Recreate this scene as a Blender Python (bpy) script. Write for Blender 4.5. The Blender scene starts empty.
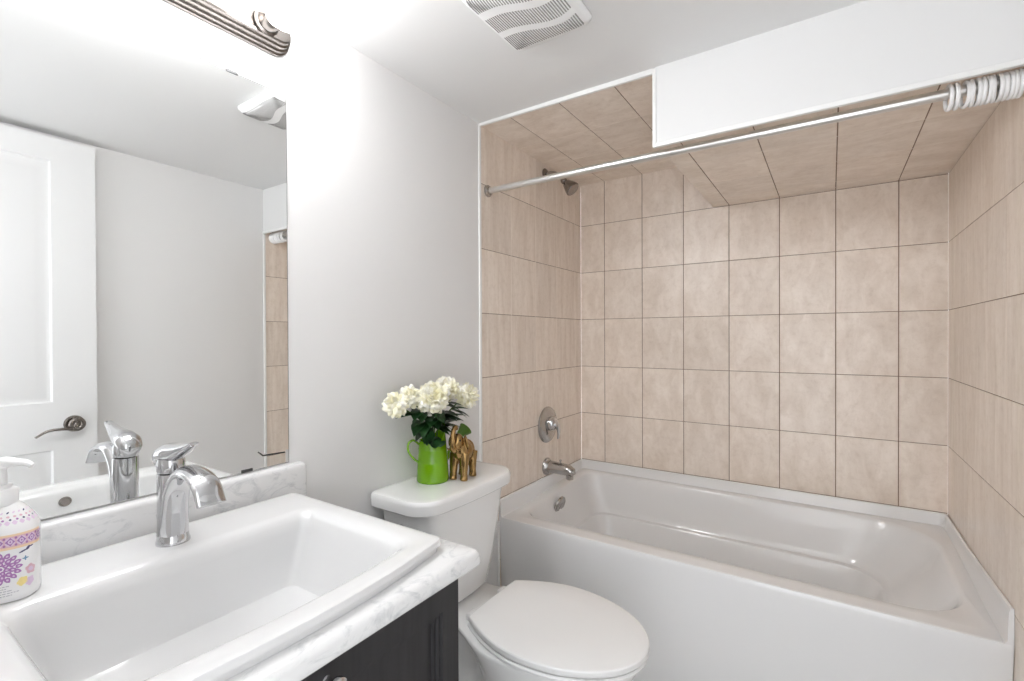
import bpy, bmesh, math, random
from mathutils import Vector, Matrix, Euler
random.seed(7)
PI = math.pi
S = bpy.context.scene
COL = S.collection

# ------------------------------------------------------------------ camera
CAM = Vector((1.14499, -2.40185, 1.25739))
YAW, PITCH, ROLL, FPX = 0.588494, -0.0067947, -0.004042, 478.2935
cd = bpy.data.cameras.new('camera')
cam = bpy.data.objects.new('camera', cd)
COL.objects.link(cam)
_cy, _sy, _cp, _sp = math.cos(YAW), math.sin(YAW), math.cos(PITCH), math.sin(PITCH)
fw = Vector((-_sy * _cp, _cy * _cp, _sp))
rt = Vector((_cy, _sy, 0))
up = rt.cross(fw)
cr, sr = math.cos(ROLL), math.sin(ROLL)
rt2 = cr * rt + sr * up
up2 = cr * up - sr * rt
cam.matrix_world = Matrix(((rt2.x, up2.x, -fw.x, CAM.x), (rt2.y, up2.y, -fw.y, CAM.y), (rt2.z, up2.z, -fw.z, CAM.z), (0, 0, 0, 1)))
cd.sensor_fit = 'HORIZONTAL'
cd.sensor_width = 36.0
cd.lens = FPX / 1024 * 36.0
cd.clip_start = 0.01
S.camera = cam

# ------------------------------------------------------------------ world, light, exposure
S.view_settings.view_transform = 'Standard'
S.view_settings.look = 'None'
S.view_settings.gamma = 1.0
S.view_settings.use_curve_mapping = False
S.view_settings.exposure = 0.54
BULB_STRENGTH = 33.0
HALL_POWER = 1.0
w = bpy.data.worlds.new('world')
S.world = w
w.use_nodes = True
w.node_tree.nodes['Background'].inputs[0].default_value = (0.95, 0.97, 1.0, 1)
w.node_tree.nodes['Background'].inputs[1].default_value = 1.8
ld = bpy.data.lights.new('hall_fill', 'AREA')       # fill light added in the unseen hall, shining through the open doorway
ld.shape = 'RECTANGLE'
ld.size, ld.size_y = 1.5, 1.9
ld.energy = HALL_POWER
ld.color = (1.0, 0.99, 0.98)
lo = bpy.data.objects.new('hall_fill', ld)
COL.objects.link(lo)
lo.location = (1.05, -3.6, 0.75)
lo.rotation_euler = (PI / 2 + 0.30, 0, 0)
S.cycles.max_bounces = 14
S.cycles.diffuse_bounces = 10
S.cycles.glossy_bounces = 6


# ------------------------------------------------------------------ materials
def srgb(r, g, b):
    f = lambda c: (c / 255 / 12.92) if c / 255 <= 0.04045 else ((c / 255 + 0.055) / 1.055) ** 2.4
    return (f(r), f(g), f(b), 1)


def mat(name, col, rough=0.5, metal=0.0, coat=0.0, spec=0.5):
    m = bpy.data.materials.new(name)
    m.use_nodes = True
    b = m.node_tree.nodes['Principled BSDF']
    b.inputs['Base Color'].default_value = col
    b.inputs['Roughness'].default_value = rough
    b.inputs['Metallic'].default_value = metal
    b.inputs['Coat Weight'].default_value = coat
    b.inputs['Coat Roughness'].default_value = 0.06
    b.inputs['Specular IOR Level'].default_value = spec
    return m


def nd(m, t, **kw):
    n = m.node_tree.nodes.new(t)
    for k, v in kw.items():
        setattr(n, k, v)
    return n


def lk(m, a, b):
    m.node_tree.links.new(a, b)


def noise_mix(m, c1, c2, scale=(5, 5, 5), detail=6, lo_=0.35, hi=0.7, rough=0.55, distort=0.0, coord='Object'):
    """colour driven by a noise texture between two base colours"""
    b = m.node_tree.nodes['Principled BSDF']
    tc = nd(m, 'ShaderNodeTexCoord')
    mp = nd(m, 'ShaderNodeMapping')
    mp.inputs['Scale'].default_value = scale
    lk(m, tc.outputs[coord], mp.inputs['Vector'])
    nz = nd(m, 'ShaderNodeTexNoise')
    nz.inputs['Scale'].default_value = 1.0
    nz.inputs['Detail'].default_value = detail
    nz.inputs['Roughness'].default_value = rough
    nz.inputs['Distortion'].default_value = distort
    lk(m, mp.outputs[0], nz.inputs['Vector'])
    cr_ = nd(m, 'ShaderNodeValToRGB')
    cr_.color_ramp.elements[0].position = lo_
    cr_.color_ramp.elements[0].color = c1
    cr_.color_ramp.elements[1].position = hi
    cr_.color_ramp.elements[1].color = c2
    lk(m, nz.outputs['Fac'], cr_.inputs['Fac'])
    lk(m, cr_.outputs['Color'], b.inputs['Base Color'])
    return cr_, mp, nz


def paint(name, c):
    m = mat(name, c, 0.6, spec=0.3)
    b = m.node_tree.nodes['Principled BSDF']
    tc = nd(m, 'ShaderNodeTexCoord')
    nz = nd(m, 'ShaderNodeTexNoise')
    nz.inputs['Scale'].default_value = 260
    nz.inputs['Detail'].default_value = 3
    bp = nd(m, 'ShaderNodeBump')
    bp.inputs['Strength'].default_value = 0.04
    bp.inputs['Distance'].default_value = 0.002
    lk(m, tc.outputs['Object'], nz.inputs['Vector'])
    lk(m, nz.outputs['Fac'], bp.inputs['Height'])
    lk(m, bp.outputs[0], b.inputs['Normal'])
    return m


M_WALL = paint('wall_paint', (0.74, 0.735, 0.73, 1))
M_CEIL = paint('ceiling_paint', (0.77, 0.77, 0.768, 1))
M_TRIM = mat('white_trim', (0.86, 0.86, 0.85, 1), 0.3)
M_DOOR = paint('door_paint', (0.76, 0.76, 0.76, 1))
M_PORC = mat('white_porcelain', (0.84, 0.84, 0.835, 1), 0.12, coat=0.5)
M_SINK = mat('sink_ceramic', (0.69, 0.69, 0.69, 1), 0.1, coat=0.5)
M_ACRY = mat('white_acrylic', (0.78, 0.78, 0.78, 1), 0.16, coat=0.3)
M_SEAT = mat('seat_plastic', (0.82, 0.82, 0.815, 1), 0.22)
M_CHROME = mat('chrome', (0.60, 0.60, 0.61, 1), 0.05, 1.0)
M_NICKEL = mat('brushed_nickel', (0.47, 0.455, 0.44, 1), 0.17, 1.0)
M_CLIP = mat('dark_clip', (0.05, 0.05, 0.05, 1), 0.35)
M_LAMP = mat('lamp_nickel', (0.22, 0.20, 0.185, 1), 0.26, 1.0)
M_SATIN = mat('satin_steel', (0.80, 0.79, 0.77, 1), 0.28, 1.0)
M_DARKCH = mat('dark_nickel', (0.30, 0.27, 0.25, 1), 0.2, 1.0)
M_BLACK = mat('black_plastic', (0.012, 0.012, 0.012, 1), 0.4)
M_HOLE = mat('dark_hole', (0.02, 0.02, 0.02, 1), 0.6)
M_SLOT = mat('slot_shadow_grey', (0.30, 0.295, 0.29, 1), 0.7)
M_PLAST = mat('white_plastic', (0.84, 0.84, 0.84, 1), 0.3)
M_MIRROR = mat('mirror_silver', (0.93, 0.94, 0.935, 1), 0.0, 1.0)
M_MEDGE = mat('mirror_edge', (0.16, 0.165, 0.165, 1), 0.3)  # edge colour, darkened to also give the shadow line below the mirror
M_GROUT = mat('grout', srgb(134, 113, 96), 0.85)
M_GROUTL = mat('pale_grout', srgb(244, 236, 226), 0.8)
M_CAULK = mat('caulk', (0.78, 0.77, 0.75, 1), 0.5)

# tile: beige ceramic with soft streaks, each tile its own tone
def tile_mat(name, stretch):
    m = mat(name, (0.5, 0.4, 0.33, 1), 0.3, spec=0.7)
    cr_, mp, nz = noise_mix(m, srgb(223, 209, 195), srgb(241, 230, 219), scale=stretch, detail=9, lo_=0.34, hi=0.66, rough=0.62, distort=0.6)
    b = m.node_tree.nodes['Principled BSDF']
    geo = nd(m, 'ShaderNodeNewGeometry')
    # shift the pattern per tile
    sc = nd(m, 'ShaderNodeVectorMath', operation='SCALE')
    cx = nd(m, 'ShaderNodeCombineXYZ')
    for i in range(3):
        lk(m, geo.outputs['Random Per Island'], cx.inputs[i])
    lk(m, cx.outputs[0], sc.inputs[0])
    sc.inputs['Scale'].default_value = 37.0
    lk(m, sc.outputs[0], mp.inputs['Location'])
    hs = nd(m, 'ShaderNodeHueSaturation')
    mr = nd(m, 'ShaderNodeMapRange')
    mr.inputs['To Min'].default_value = 0.95
    mr.inputs['To Max'].default_value = 1.03
    lk(m, geo.outputs['Random Per Island'], mr.inputs['Value'])
    lk(m, mr.outputs[0], hs.inputs['Value'])
    # fine darker mottling
    nz2 = nd(m, 'ShaderNodeTexNoise')
    nz2.inputs['Scale'].default_value = 42
    nz2.inputs['Detail'].default_value = 8
    nz2.inputs['Roughness'].default_value = 0.7
    tc = nd(m, 'ShaderNodeTexCoord')
    lk(m, tc.outputs['Object'], nz2.inputs['Vector'])
    r2 = nd(m, 'ShaderNodeValToRGB')
    r2.color_ramp.elements[0].position = 0.3
    r2.color_ramp.elements[0].color = (0.9, 0.88, 0.86, 1)
    r2.color_ramp.elements[1].position = 0.52
    r2.color_ramp.elements[1].color = (1, 1, 1, 1)
    lk(m, nz2.outputs['Fac'], r2.inputs['Fac'])
    mx = nd(m, 'ShaderNodeMixRGB', blend_type='MULTIPLY')
    mx.inputs['Fac'].default_value = 1.0
    lk(m, cr_.outputs['Color'], mx.inputs['Color1'])
    lk(m, r2.outputs['Color'], mx.inputs['Color2'])
    lk(m, mx.outputs[0], hs.inputs['Color'])
    lk(m, hs.outputs[0], b.inputs['Base Color'])
    return m


M_TILE = tile_mat('beige_wall_tile', (14, 14, 7))
M_TILES = tile_mat('beige_side_tile', (14, 26, 3.2))
M_TILEC = tile_mat('beige_ceiling_tile', (7, 14, 14))

M_MARB = mat('marble_counter', (0.8, 0.8, 0.8, 1), 0.22)
noise_mix(M_MARB, srgb(188, 190, 192), srgb(222, 222, 222), scale=(24, 13, 24), detail=11, lo_=0.30, hi=0.49, rough=0.68, distort=1.6)
M_FLOOR = mat('floor_vinyl', (0.6, 0.6, 0.6, 1), 0.3)
noise_mix(M_FLOOR, srgb(176, 173, 170), srgb(219, 217, 214), scale=(5, 3, 5), detail=9, lo_=0.36, hi=0.58, rough=0.62, distort=1.4)
M_CAB = mat('charcoal_wood', (0.02, 0.02, 0.02, 1), 0.42)
noise_mix(M_CAB, srgb(28, 27, 29), srgb(41, 40, 42), scale=(60, 60, 4), detail=6, lo_=0.35, hi=0.65)
M_GREEN = mat('lime_glaze', srgb(112, 164, 5), 0.18, coat=0.4)
M_GREEND = mat('lime_glaze_inside', srgb(70, 110, 10), 0.3)
M_GOLD = mat('gold_paint', (0.34, 0.215, 0.085, 1), 0.2, 0.9)
M_PETAL = mat('petal', (0.88, 0.86, 0.74, 1), 0.6)
noise_mix(M_PETAL, srgb(236, 232, 203), srgb(248, 247, 240), scale=(30, 30, 30), lo_=0.4, hi=0.6)
M_LEAF = mat('leaf', srgb(26, 62, 30), 0.4)
noise_mix(M_LEAF, srgb(14, 40, 18), srgb(46, 92, 44), scale=(28, 28, 28), lo_=0.35, hi=0.7)
M_STEM = mat('stem', srgb(70, 105, 40), 0.5)
M_BOTTLE = mat('bottle_white', (0.86, 0.855, 0.86, 1), 0.16, coat=0.4)
M_PURP = mat('print_purple', srgb(168, 120, 176), 0.4)
M_PINK = mat('print_pink', srgb(218, 180, 192), 0.4)
M_LILAC = mat('print_lilac', srgb(220, 198, 220), 0.4)
M_ORNG = mat('print_orange', srgb(236, 208, 172), 0.4)
M_YELL = mat('print_yellow', srgb(240, 222, 150), 0.4)
M_NAVY = mat('print_navy', srgb(74, 72, 110), 0.4)
M_BLUE = mat('print_blue', srgb(110, 146, 176), 0.4)
M_GREY = mat('print_grey', srgb(178, 176, 184), 0.4)

M_BULB = bpy.data.materials.new('lit_bulb_glass')
M_BULB.use_nodes = True
_nt = M_BULB.node_tree
_nt.nodes.clear()
_e = _nt.nodes.new('ShaderNodeEmission')
_e.inputs['Color'].default_value = (0.985, 0.99, 1.0, 1)
_e.inputs['Strength'].default_value = BULB_STRENGTH
_o = _nt.nodes.new('ShaderNodeOutputMaterial')
_nt.links.new(_e.outputs[0], _o.inputs[0])


# ------------------------------------------------------------------ helpers
def finish(bm, name, mats, parent=None, smooth=True, angle=38, recalc=True):
    if recalc:
        bmesh.ops.recalc_face_normals(bm, faces=bm.faces)
    me = bpy.data.meshes.new(name)
    bm.to_mesh(me)
    bm.free()
    if not isinstance(mats, (list, tuple)):
        mats = [mats]
    for m in mats:
        me.materials.append(m)
    if smooth:
        me.shade_smooth()
        me.set_sharp_from_angle(angle=math.radians(angle))
    o = bpy.data.objects.new(name, me)
    COL.objects.link(o)
    if parent is not None:
        o.parent = parent
        o.location = -parent_world(parent)
    return o


def parent_world(p):
    v = Vector(p.location)
    while p.parent is not None:
        p = p.parent
        v = v + Vector(p.location)
    return v


def thing(name, label, cat, loc, group=None):
    o = bpy.data.objects.new(name, None)
    o.empty_display_size = 0.05
    COL.objects.link(o)
    o.location = loc
    o['label'] = label
    o['category'] = cat
    if group:
        o['group'] = group
    return o


def tag(o, label, cat, group=None):
    o['label'] = label
    o['category'] = cat
    if group:
        o['group'] = group
    return o


def struct(o):
    o['kind'] = 'structure'
    return o


def box(bm, x0, x1, y0, y1, z0, z1, bev=0.0, seg=2, mi=0):
    r = bmesh.ops.create_cube(bm, size=1.0)
    vs = r['verts']
    for v in vs:
        v.co = Vector(((x0 + x1) / 2 + v.co.x * (x1 - x0), (y0 + y1) / 2 + v.co.y * (y1 - y0), (z0 + z1) / 2 + v.co.z * (z1 - z0)))
    fs = set(f for v in vs for f in v.link_faces)
    for f in fs:
        f.material_index = mi
    if bev > 0:
        es = list(set(e for v in vs for e in v.link_edges))
        bmesh.ops.bevel(bm, geom=es, offset=bev, segments=seg, profile=0.5, affect='EDGES')


def loft(bm, loops, cap0=True, cap1=True, closed=True, mi=0):
    rows = [[bm.verts.new(p) for p in L] for L in loops]
    n = len(rows[0])
    for a, b in zip(rows[:-1], rows[1:]):
        for i in range(n if closed else n - 1):
            j = (i + 1) % n
            f = bm.faces.new((a[i], a[j], b[j], b[i]))
            f.material_index = mi
    if cap0:
        bm.faces.new(list(reversed(rows[0]))).material_index = mi
    if cap1:
        bm.faces.new(rows[-1]).material_index = mi
    return rows


def rrect(x0, x1, y0, y1, z, r, n=6, m=6, bow=0.0, zf=None):
    """rounded rectangle loop; r = one radius or four (x1y0, x1y1, x0y1, x0y0); bow pushes the x1 side outward"""
    if not isinstance(r, (list, tuple)):
        r = (r,) * 4
    cs = [(x1, y0, -1, 1, -PI / 2), (x1, y1, -1, -1, 0), (x0, y1, 1, -1, PI / 2), (x0, y0, 1, 1, PI)]
    pts = []
    for k, (cx, cy, sx, sy, a0) in enumerate(cs):
        rr = max(r[k], 1e-4)
        ox, oy = cx + sx * rr, cy + sy * rr
        arc = [(ox + rr * math.cos(a0 + PI / 2 * i / n), oy + rr * math.sin(a0 + PI / 2 * i / n)) for i in range(n + 1)]
        if pts:
            p, q = pts[-1], arc[0]
            pts += [(p[0] + (q[0] - p[0]) * i / m, p[1] + (q[1] - p[1]) * i / m) for i in range(1, m)]
        pts += arc
    p, q = pts[-1], pts[0]
    pts += [(p[0] + (q[0] - p[0]) * i / m, p[1] + (q[1] - p[1]) * i / m) for i in range(1, m)]
    out = []
    yc, hy = (y0 + y1) / 2, (y1 - y0) / 2
    for x, y in pts:
        if bow:
            t = (x - x0) / (x1 - x0)
            x += bow * max(0.0, 1 - ((y - yc) / hy) ** 2) * max(0, t) ** 2
        out.append(Vector((x, y, z if zf is None else zf(x, y))))
    return out


def circ(c, r, axis='z', n=32, ry=None):
    ry = r if ry is None else ry
    out = []
    for i in range(n):
        a = 2 * PI * i / n
        u, v = r * math.cos(a), ry * math.sin(a)
        if axis == 'z':
            out.append(Vector((c[0] + u, c[1] + v, c[2])))
        elif axis == 'x':
            out.append(Vector((c[0], c[1] + u, c[2] + v)))
        else:
            out.append(Vector((c[0] + v, c[1], c[2] + u)))
    return out


def lathe(bm, c, prof, axis='z', n=36, mi=0, cap0=True, cap1=True):
    """prof: list of (radius, offset along axis)"""
    loops = []
    for r, h in prof:
        p = list(c)
        p['xyz'.index(axis)] += h
        loops.append(circ(p, max(r, 1e-5), axis, n))
    return loft(bm, loops, cap0, cap1, True, mi)


def tube(bm, pts, rad, n=14, mi=0, cap=True, flat=None, side=None):
    """swept round/elliptic tube. rad: number or list; flat: list of (half width along side, half thickness)"""
    pts = [Vector(p) for p in pts]
    loops = []
    prev = None
    for i, p in enumerate(pts):
        t = (pts[min(i + 1, len(pts) - 1)] - pts[max(i - 1, 0)]).normalized()
        if side is not None:
            u = Vector(side)
            u = (u - t * u.dot(t)).normalized()
        elif prev is None:
            a = Vector((0, 0, 1)) if abs(t.z) < 0.9 else Vector((1, 0, 0))
            u = t.cross(a).normalized()
        else:
            u = (prev - t * prev.dot(t)).normalized()
        prev = u
        v = t.cross(u).normalized()
        if flat is not None:
            ru, rv = flat[i]
        else:
            ru = rv = rad[i] if isinstance(rad, (list, tuple)) else rad
        loops.append([p + u * (ru * math.cos(2 * PI * k / n)) + v * (rv * math.sin(2 * PI * k / n)) for k in range(n)])
    return loft(bm, loops, cap, cap, True, mi)


def spline(ctrl, n=8):
    """Catmull-Rom through control points"""
    P = [Vector(c) for c in ctrl]
    P = [P[0] * 2 - P[1]] + P + [P[-1] * 2 - P[-2]]
    out = []
    for i in range(1, len(P) - 2):
        for k in range(n):
            t = k / n
            a, b, c, d = P[i - 1], P[i], P[i + 1], P[i + 2]
            out.append(0.5 * ((2 * b) + (c - a) * t + (2 * a - 5 * b + 4 * c - d) * t * t + (3 * b - a - 3 * c + d) * t ** 3))
    out.append(P[-2])
    return out


def lerp_list(vals, n=8):
    out = []
    for a, b in zip(vals[:-1], vals[1:]):
        for k in range(n):
            t = k / n
            if isinstance(a, tuple):
                out.append(tuple(x + (y - x) * t for x, y in zip(a, b)))
            else:
                out.append(a + (b - a) * t)
    out.append(vals[-1])
    return out


def torus(bm, c, R, r, axis='x', n=36, m=10, sy=1.0, tilt=0.0, mi=0):
    rows = []
    for i in range(n):
        a = 2 * PI * i / n
        row = []
        for k in range(m):
            b = 2 * PI * k / m
            rad = R + r * math.cos(b)
            p = Vector((r * math.sin(b), rad * math.cos(a), rad * math.sin(a) * sy))
            if axis == 'z':
                p = Vector((p.y, p.z, p.x))
            elif axis == 'y':
                p = Vector((p.y, p.x, p.z))
            if tilt:
                p = Matrix.Rotation(tilt, 3, 'Z') @ p
            row.append(bm.verts.new(Vector(c) + p))
        rows.append(row)
    for i in range(n):
        for k in range(m):
            f = bm.faces.new((rows[i][k], rows[(i + 1) % n][k], rows[(i + 1) % n][(k + 1) % m], rows[i][(k + 1) % m]))
            f.material_index = mi


def ellipsoid(bm, c, r, rot=None, u=20, v=12, mi=0):
    mt = Matrix.Translation(Vector(c)) @ (rot.to_matrix().to_4x4() if rot is not None else Matrix.Identity(4)) @ Matrix.Diagonal((r[0], r[1], r[2], 1))
    rr = bmesh.ops.create_uvsphere(bm, u_segments=u, v_segments=v, radius=1.0, matrix=mt)
    for vv in rr['verts']:
        for f in vv.link_faces:
            f.material_index = mi


# ------------------------------------------------------------------ room shell
W = 1.51            # inside width
YF = -0.906         # front of the tub alcove
YR = -2.46          # rear wall (doorway, behind the camera)
ZC = 2.092          # ceiling
ZS = 1.866          # underside of the bulkhead

bm = bmesh.new(); box(bm, -0.12, W + 0.12, YR - 0.12, 0.12, -0.08, 0.0)
struct(finish(bm, 'floor', M_FLOOR, smooth=False))
bm = bmesh.new(); box(bm, -0.12, W + 0.12, YR - 0.12, 0.12, ZC, ZC + 0.08)
struct(finish(bm, 'ceiling', M_CEIL, smooth=False))
bm = bmesh.new(); box(bm, -0.12, 0.0, YR, YF, 0, ZC)
struct(finish(bm, 'wall_left', M_WALL, smooth=False))
bm = bmesh.new(); box(bm, W, W + 0.12, YR, YF, 0, ZC)
struct(finish(bm, 'wall_right', M_WALL, smooth=False))
# rear wall with the doorway the camera stands in
bm = bmesh.new()
box(bm, 0.0, 0.68, YR - 0.11, YR, 0, ZC)
box(bm, 1.46, W, YR - 0.11, YR, 0, ZC)
box(bm, 0.68, 1.46, YR - 0.11, YR, 2.05, ZC)
struct(finish(bm, 'wall_rear', M_WALL, smooth=False))


def tiled(name, O, U, V, N, ucuts, vcuts, gu, gv, tmat, thick=0.1, light=None):
    """tiled slab: grout bed of real thickness with one bevelled tile per field. O + u*U + v*V; N faces the room"""
    O, U, V, N = Vector(O), Vector(U), Vector(V), Vector(N)
    bm = bmesh.new()
    P = lambda u, v, h: O + U * u + V * v + N * h
    a, b, c, d = ucuts[0], ucuts[-1], vcuts[0], vcuts[-1]
    h0, h1 = -thick, -0.0012
    L0 = [P(a, c, h0), P(b, c, h0), P(b, d, h0), P(a, d, h0)]
    L1 = [P(a, c, h1), P(b, c, h1), P(b, d, h1), P(a, d, h1)]
    loft(bm, [L0, L1], mi=0)
    e = 0.0011
    if light:                       # paler grout in the joints that run one way
        for c_ in (ucuts if light == 'u' else vcuts)[1:-1]:
            h = -0.0006
            g2 = (gu if light == 'u' else gv) * 0.5
            if light == 'u':
                q = [P(c_ - g2, c, h), P(c_ + g2, c, h), P(c_ + g2, d, h), P(c_ - g2, d, h)]
            else:
                q = [P(a, c_ - g2, h), P(b, c_ - g2, h), P(b, c_ + g2, h), P(a, c_ + g2, h)]
            loft(bm, [[p_ + N * -0.0008 for p_ in q], q], mi=2)
    for i in range(len(ucuts) - 1):
        for j in range(len(vcuts) - 1):
            ua, ub = ucuts[i] + (gu / 2 if i else 0), ucuts[i + 1] - (gu / 2 if i < len(ucuts) - 2 else 0)
            va, vb = vcuts[j] + (gv / 2 if j else 0), vcuts[j + 1] - (gv / 2 if j < len(vcuts) - 2 else 0)
            if ub - ua < 0.004 or vb - va < 0.004:
                continue
            A = [P(ua, va, h1), P(ub, va, h1), P(ub, vb, h1), P(ua, vb, h1)]
            B = [P(ua, va, -e * 0.35), P(ub, va, -e * 0.35), P(ub, vb, -e * 0.35), P(ua, vb, -e * 0.35)]
            C = [P(ua + e, va + e, 0), P(ub - e, va + e, 0), P(ub - e, vb - e, 0), P(ua + e, vb - e, 0)]
            loft(bm, [A, B, C], cap0=False, mi=1)
    return struct(finish(bm, name, [M_GROUT, tmat, M_GROUTL], smooth=False))


TW, TH = 0.2046, 0.2551
rows = [0.0] + [0.8426 + TH * k for k in (-3, -2, -1, 0, 1, 2, 3, 4)]
xc = [0.0] + [0.1375 + TW * k for k in range(7)] + [W]
tiled('wall_back', (0, 0, 0), (1, 0, 0), (0, 0, 1), (0, -1, 0), xc, rows + [ZC], 0.0034, 0.0026, M_TILE)
yc_ = [YF] + [-0.2797 + TW * k for k in (-2, -1, 0, 1)] + [0.0]
yl = [YF, -0.6889, -0.4843, -0.2797, -0.0751, 0.0]
tiled('wall_alcove_left', (0, 0, 0), (0, 1, 0), (0, 0, 1), (1, 0, 0), yl, rows + [ZC], 0.0022, 0.0026, M_TILES, light='u')
tiled('wall_alcove_right', (W, 0, 0), (0, 1, 0), (0, 0, 1), (-1, 0, 0), [YF, -0.72, -0.5154, -0.3108, -0.1062, 0.0], rows + [ZC], 0.0007, 0.0024, M_TILES)
yt = [YF, -0.63, -0.375, -0.12, 0.0]
tiled('ceiling_alcove', (0, 0, ZC - 0.006), (1, 0, 0), (0, 1, 0), (0, 0, -1), [0.0, 0.1375, 0.3421, 0.5467, 0.682], yt, 0.003, 0.0024, M_TILEC, thick=0.006, light='v')
# bulkhead over the tub: white face, tiled soffit and side
XB = 0.682
bm = bmesh.new(); box(bm, XB + 0.008, W, YF - 0.010, YF, ZS - 0.016, ZC)
struct(finish(bm, 'wall_bulkhead', M_CEIL, smooth=False))
tiled('ceiling_bulkhead', (0, 0, ZS), (1, 0, 0), (0, 1, 0), (0, 0, -1), [XB, 0.7513, 0.9559, 1.1605, 1.3651, W], [YF, -0.63, -0.375, -0.12, -0.028, 0.0], 0.0034, 0.0018, M_TILEC, thick=0.1, light='v')
tiled('wall_bulkhead_side', (XB, 0, 0), (0, 1, 0), (0, 0, 1), (-1, 0, 0), yt, [ZS + 0.003, ZC - 0.006], 0.002, 0.002, M_TILES, thick=0.05)


def strip(name, x0, x1, y0, y1, z0, z1, m=M_TRIM, bev=0.0015):
    bm = bmesh.new(); box(bm, x0, x1, y0, y1, z0, z1, bev)
    return struct(finish(bm, name, m))


strip('trim_1', -0.004, 0.005, YF - 0.012, YF + 0.001, 0.0, ZC - 0.003)                     # edge of the tiles on the left wall
bm = bmesh.new(); box(bm, 0.0, XB + 0.001, YF - 0.009, YF + 0.002, ZC - 0.010, ZC + 0.002, 0.0015)
for v in bm.verts:
    if v.co.z < ZC - 0.004:
        v.co.z -= 0.006 * v.co.x / XB
struct(finish(bm, 'trim_2', M_TRIM))            # edge under the ceiling
strip('trim_3', XB + 0.001, XB + 0.012, YF - 0.0142, YF - 0.001, ZS - 0.0212, ZC - 0.004)       # left edge of the bulkhead
strip('trim_4', XB + 0.001, W, YF - 0.014, YF - 0.001, ZS - 0.021, ZS - 0.008)               # lower edge of the bulkhead
strip('trim_5', W - 0.005, W + 0.004, YF - 0.012, YF + 0.001, 0.0, ZS - 0.022)               # edge of the tiles on the right wall
strip('trim_8', -0.002, 0.0035, YF - 0.001, -0.8015, 0.0, 0.585, M_WALL, 0.0005)                  # painted wall in front of the tub
strip('trim_9', -0.002, 0.008, -0.8030, -0.7930, 0.0, 0.500, M_TRIM, 0.002)                        # sealed edge beside the tub
strip('baseboard_left', 0.0, 0.012, -1.690, YF - 0.013, 0.0, 0.09, M_TRIM, 0.003)
strip('baseboard_right', W - 0.012, W, YR, YF - 0.013, 0.0, 0.09, M_TRIM, 0.003)
# casing of the doorway behind the camera
strip('trim_6', 0.62, 0.685, YR - 0.002, YR + 0.014, 0.0, 2.05, M_TRIM, 0.003)
strip('trim_7', 0.62, 1.50, YR - 0.002, YR + 0.014, 2.04, ZC - 0.002, M_TRIM, 0.003)

# ------------------------------------------------------------------ open door against the right wall (seen in the mirror)
DX0, DX1 = 1.452, 1.487
DY1, DY0 = -1.676, -2.44
bm = bmesh.new()
box(bm, DX0, DX1, DY0, DY1, 0.022, 2.062, 0.0015, 1)


def door_panel(bm, y0, y1, z0, z1):
    """moulded raised panel on the room side of the door"""
    x = DX0
    prof = [(0.0, 0.0), (0.004, 0.004), (0.010, 0.0045), (0.016, 0.0015), (0.040, -0.002), (0.046, -0.0035)]
    loops = []
    for ins, d in prof:
        loops.append([Vector((x - d, y0 + ins, z0 + ins)), Vector((x - d, y1 - ins, z0 + ins)), Vector((x - d, y1 - ins, z1 - ins)), Vector((x - d, y0 + ins, z1 - ins))])
    loops = loops[:1] + loops[1:]
    loft(bm, loops, cap0=False)


for z0, z1 in ((1.005, 1.968), (0.20, 0.815)):
    prof = [(0.0, -0.0004), (0.006, -0.008), (0.012, -0.0092), (0.018, -0.0092), (0.046, -0.002), (0.052, -0.001)]
    y0, y1 = -2.315, -1.815
    # cut the recess: ring of moulding sunk into a thin raised skin
    loops = []
    for ins, d in prof:
        xx = DX0 - 0.0095 - d
        loops.append([Vector((xx, y0 + ins, z0 + ins)), Vector((xx, y1 - ins, z0 + ins)), Vector((xx, y1 - ins, z1 - ins)), Vector((xx, y0 + ins, z1 - ins))])
    loft(bm, loops, cap0=False)
# skin of stiles and rails standing proud of the panels
for (y0, y1, z0, z1) in ((DY0, -2.315, 0.022, 2.062), (-1.815, DY1, 0.022, 2.062), (-2.315, -1.815, 1.968, 2.062), (-2.315, -1.815, 0.815, 1.005), (-2.315, -1.815, 0.022, 0.20)):
    box(bm, DX0 - 0.0095, DX0 + 0.001, y0, y1, z0, z1)
door = struct(finish(bm, 'door_1', M_DOOR, angle=25))
hx, hy, hz = DX0 - 0.0095, -1.752, 0.912
bm = bmesh.new()
lathe(bm, (hx, hy, hz), [(0.033, 0.0), (0.033, -0.004), (0.029, -0.010), (0.012, -0.012), (0.011, -0.040)], 'x')
hd = finish(bm, 'door_handle', M_DARKCH, door)
bm = bmesh.new()
sp_ = []
for i in range(40):                      # spiral scroll that runs out into the lever
    a = i / 39 * 2.6 * PI
    r = 0.004 + 0.019 * i / 39
    sp_.append((hx - 0.044, hy + r * math.cos(a + 1.2), hz + r * math.sin(a + 1.2)))
tube(bm, sp_, [0.004 + 0.003 * i / 39 for i in range(40)], 10)
lathe(bm, (hx - 0.036, hy, hz), [(0.026, 0.0), (0.028, -0.004), (0.024, -0.008)], 'x')
finish(bm, 'rose_scroll', M_DARKCH, hd)
bm = bmesh.new()
lv = spline([(hx - 0.044, hy - 0.015, hz - 0.016), (hx - 0.046, hy - 0.05, hz - 0.012), (hx - 0.046, hy - 0.09, hz - 0.014), (hx - 0.044, hy - 0.125, hz - 0.034)], 8)
tube(bm, lv, None, 12, flat=lerp_list([(0.008, 0.007), (0.006, 0.0055), (0.005, 0.005), (0.004, 0.004)], 8), side=(1, 0, 0))
finish(bm, 'lever', M_DARKCH, hd)

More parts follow.
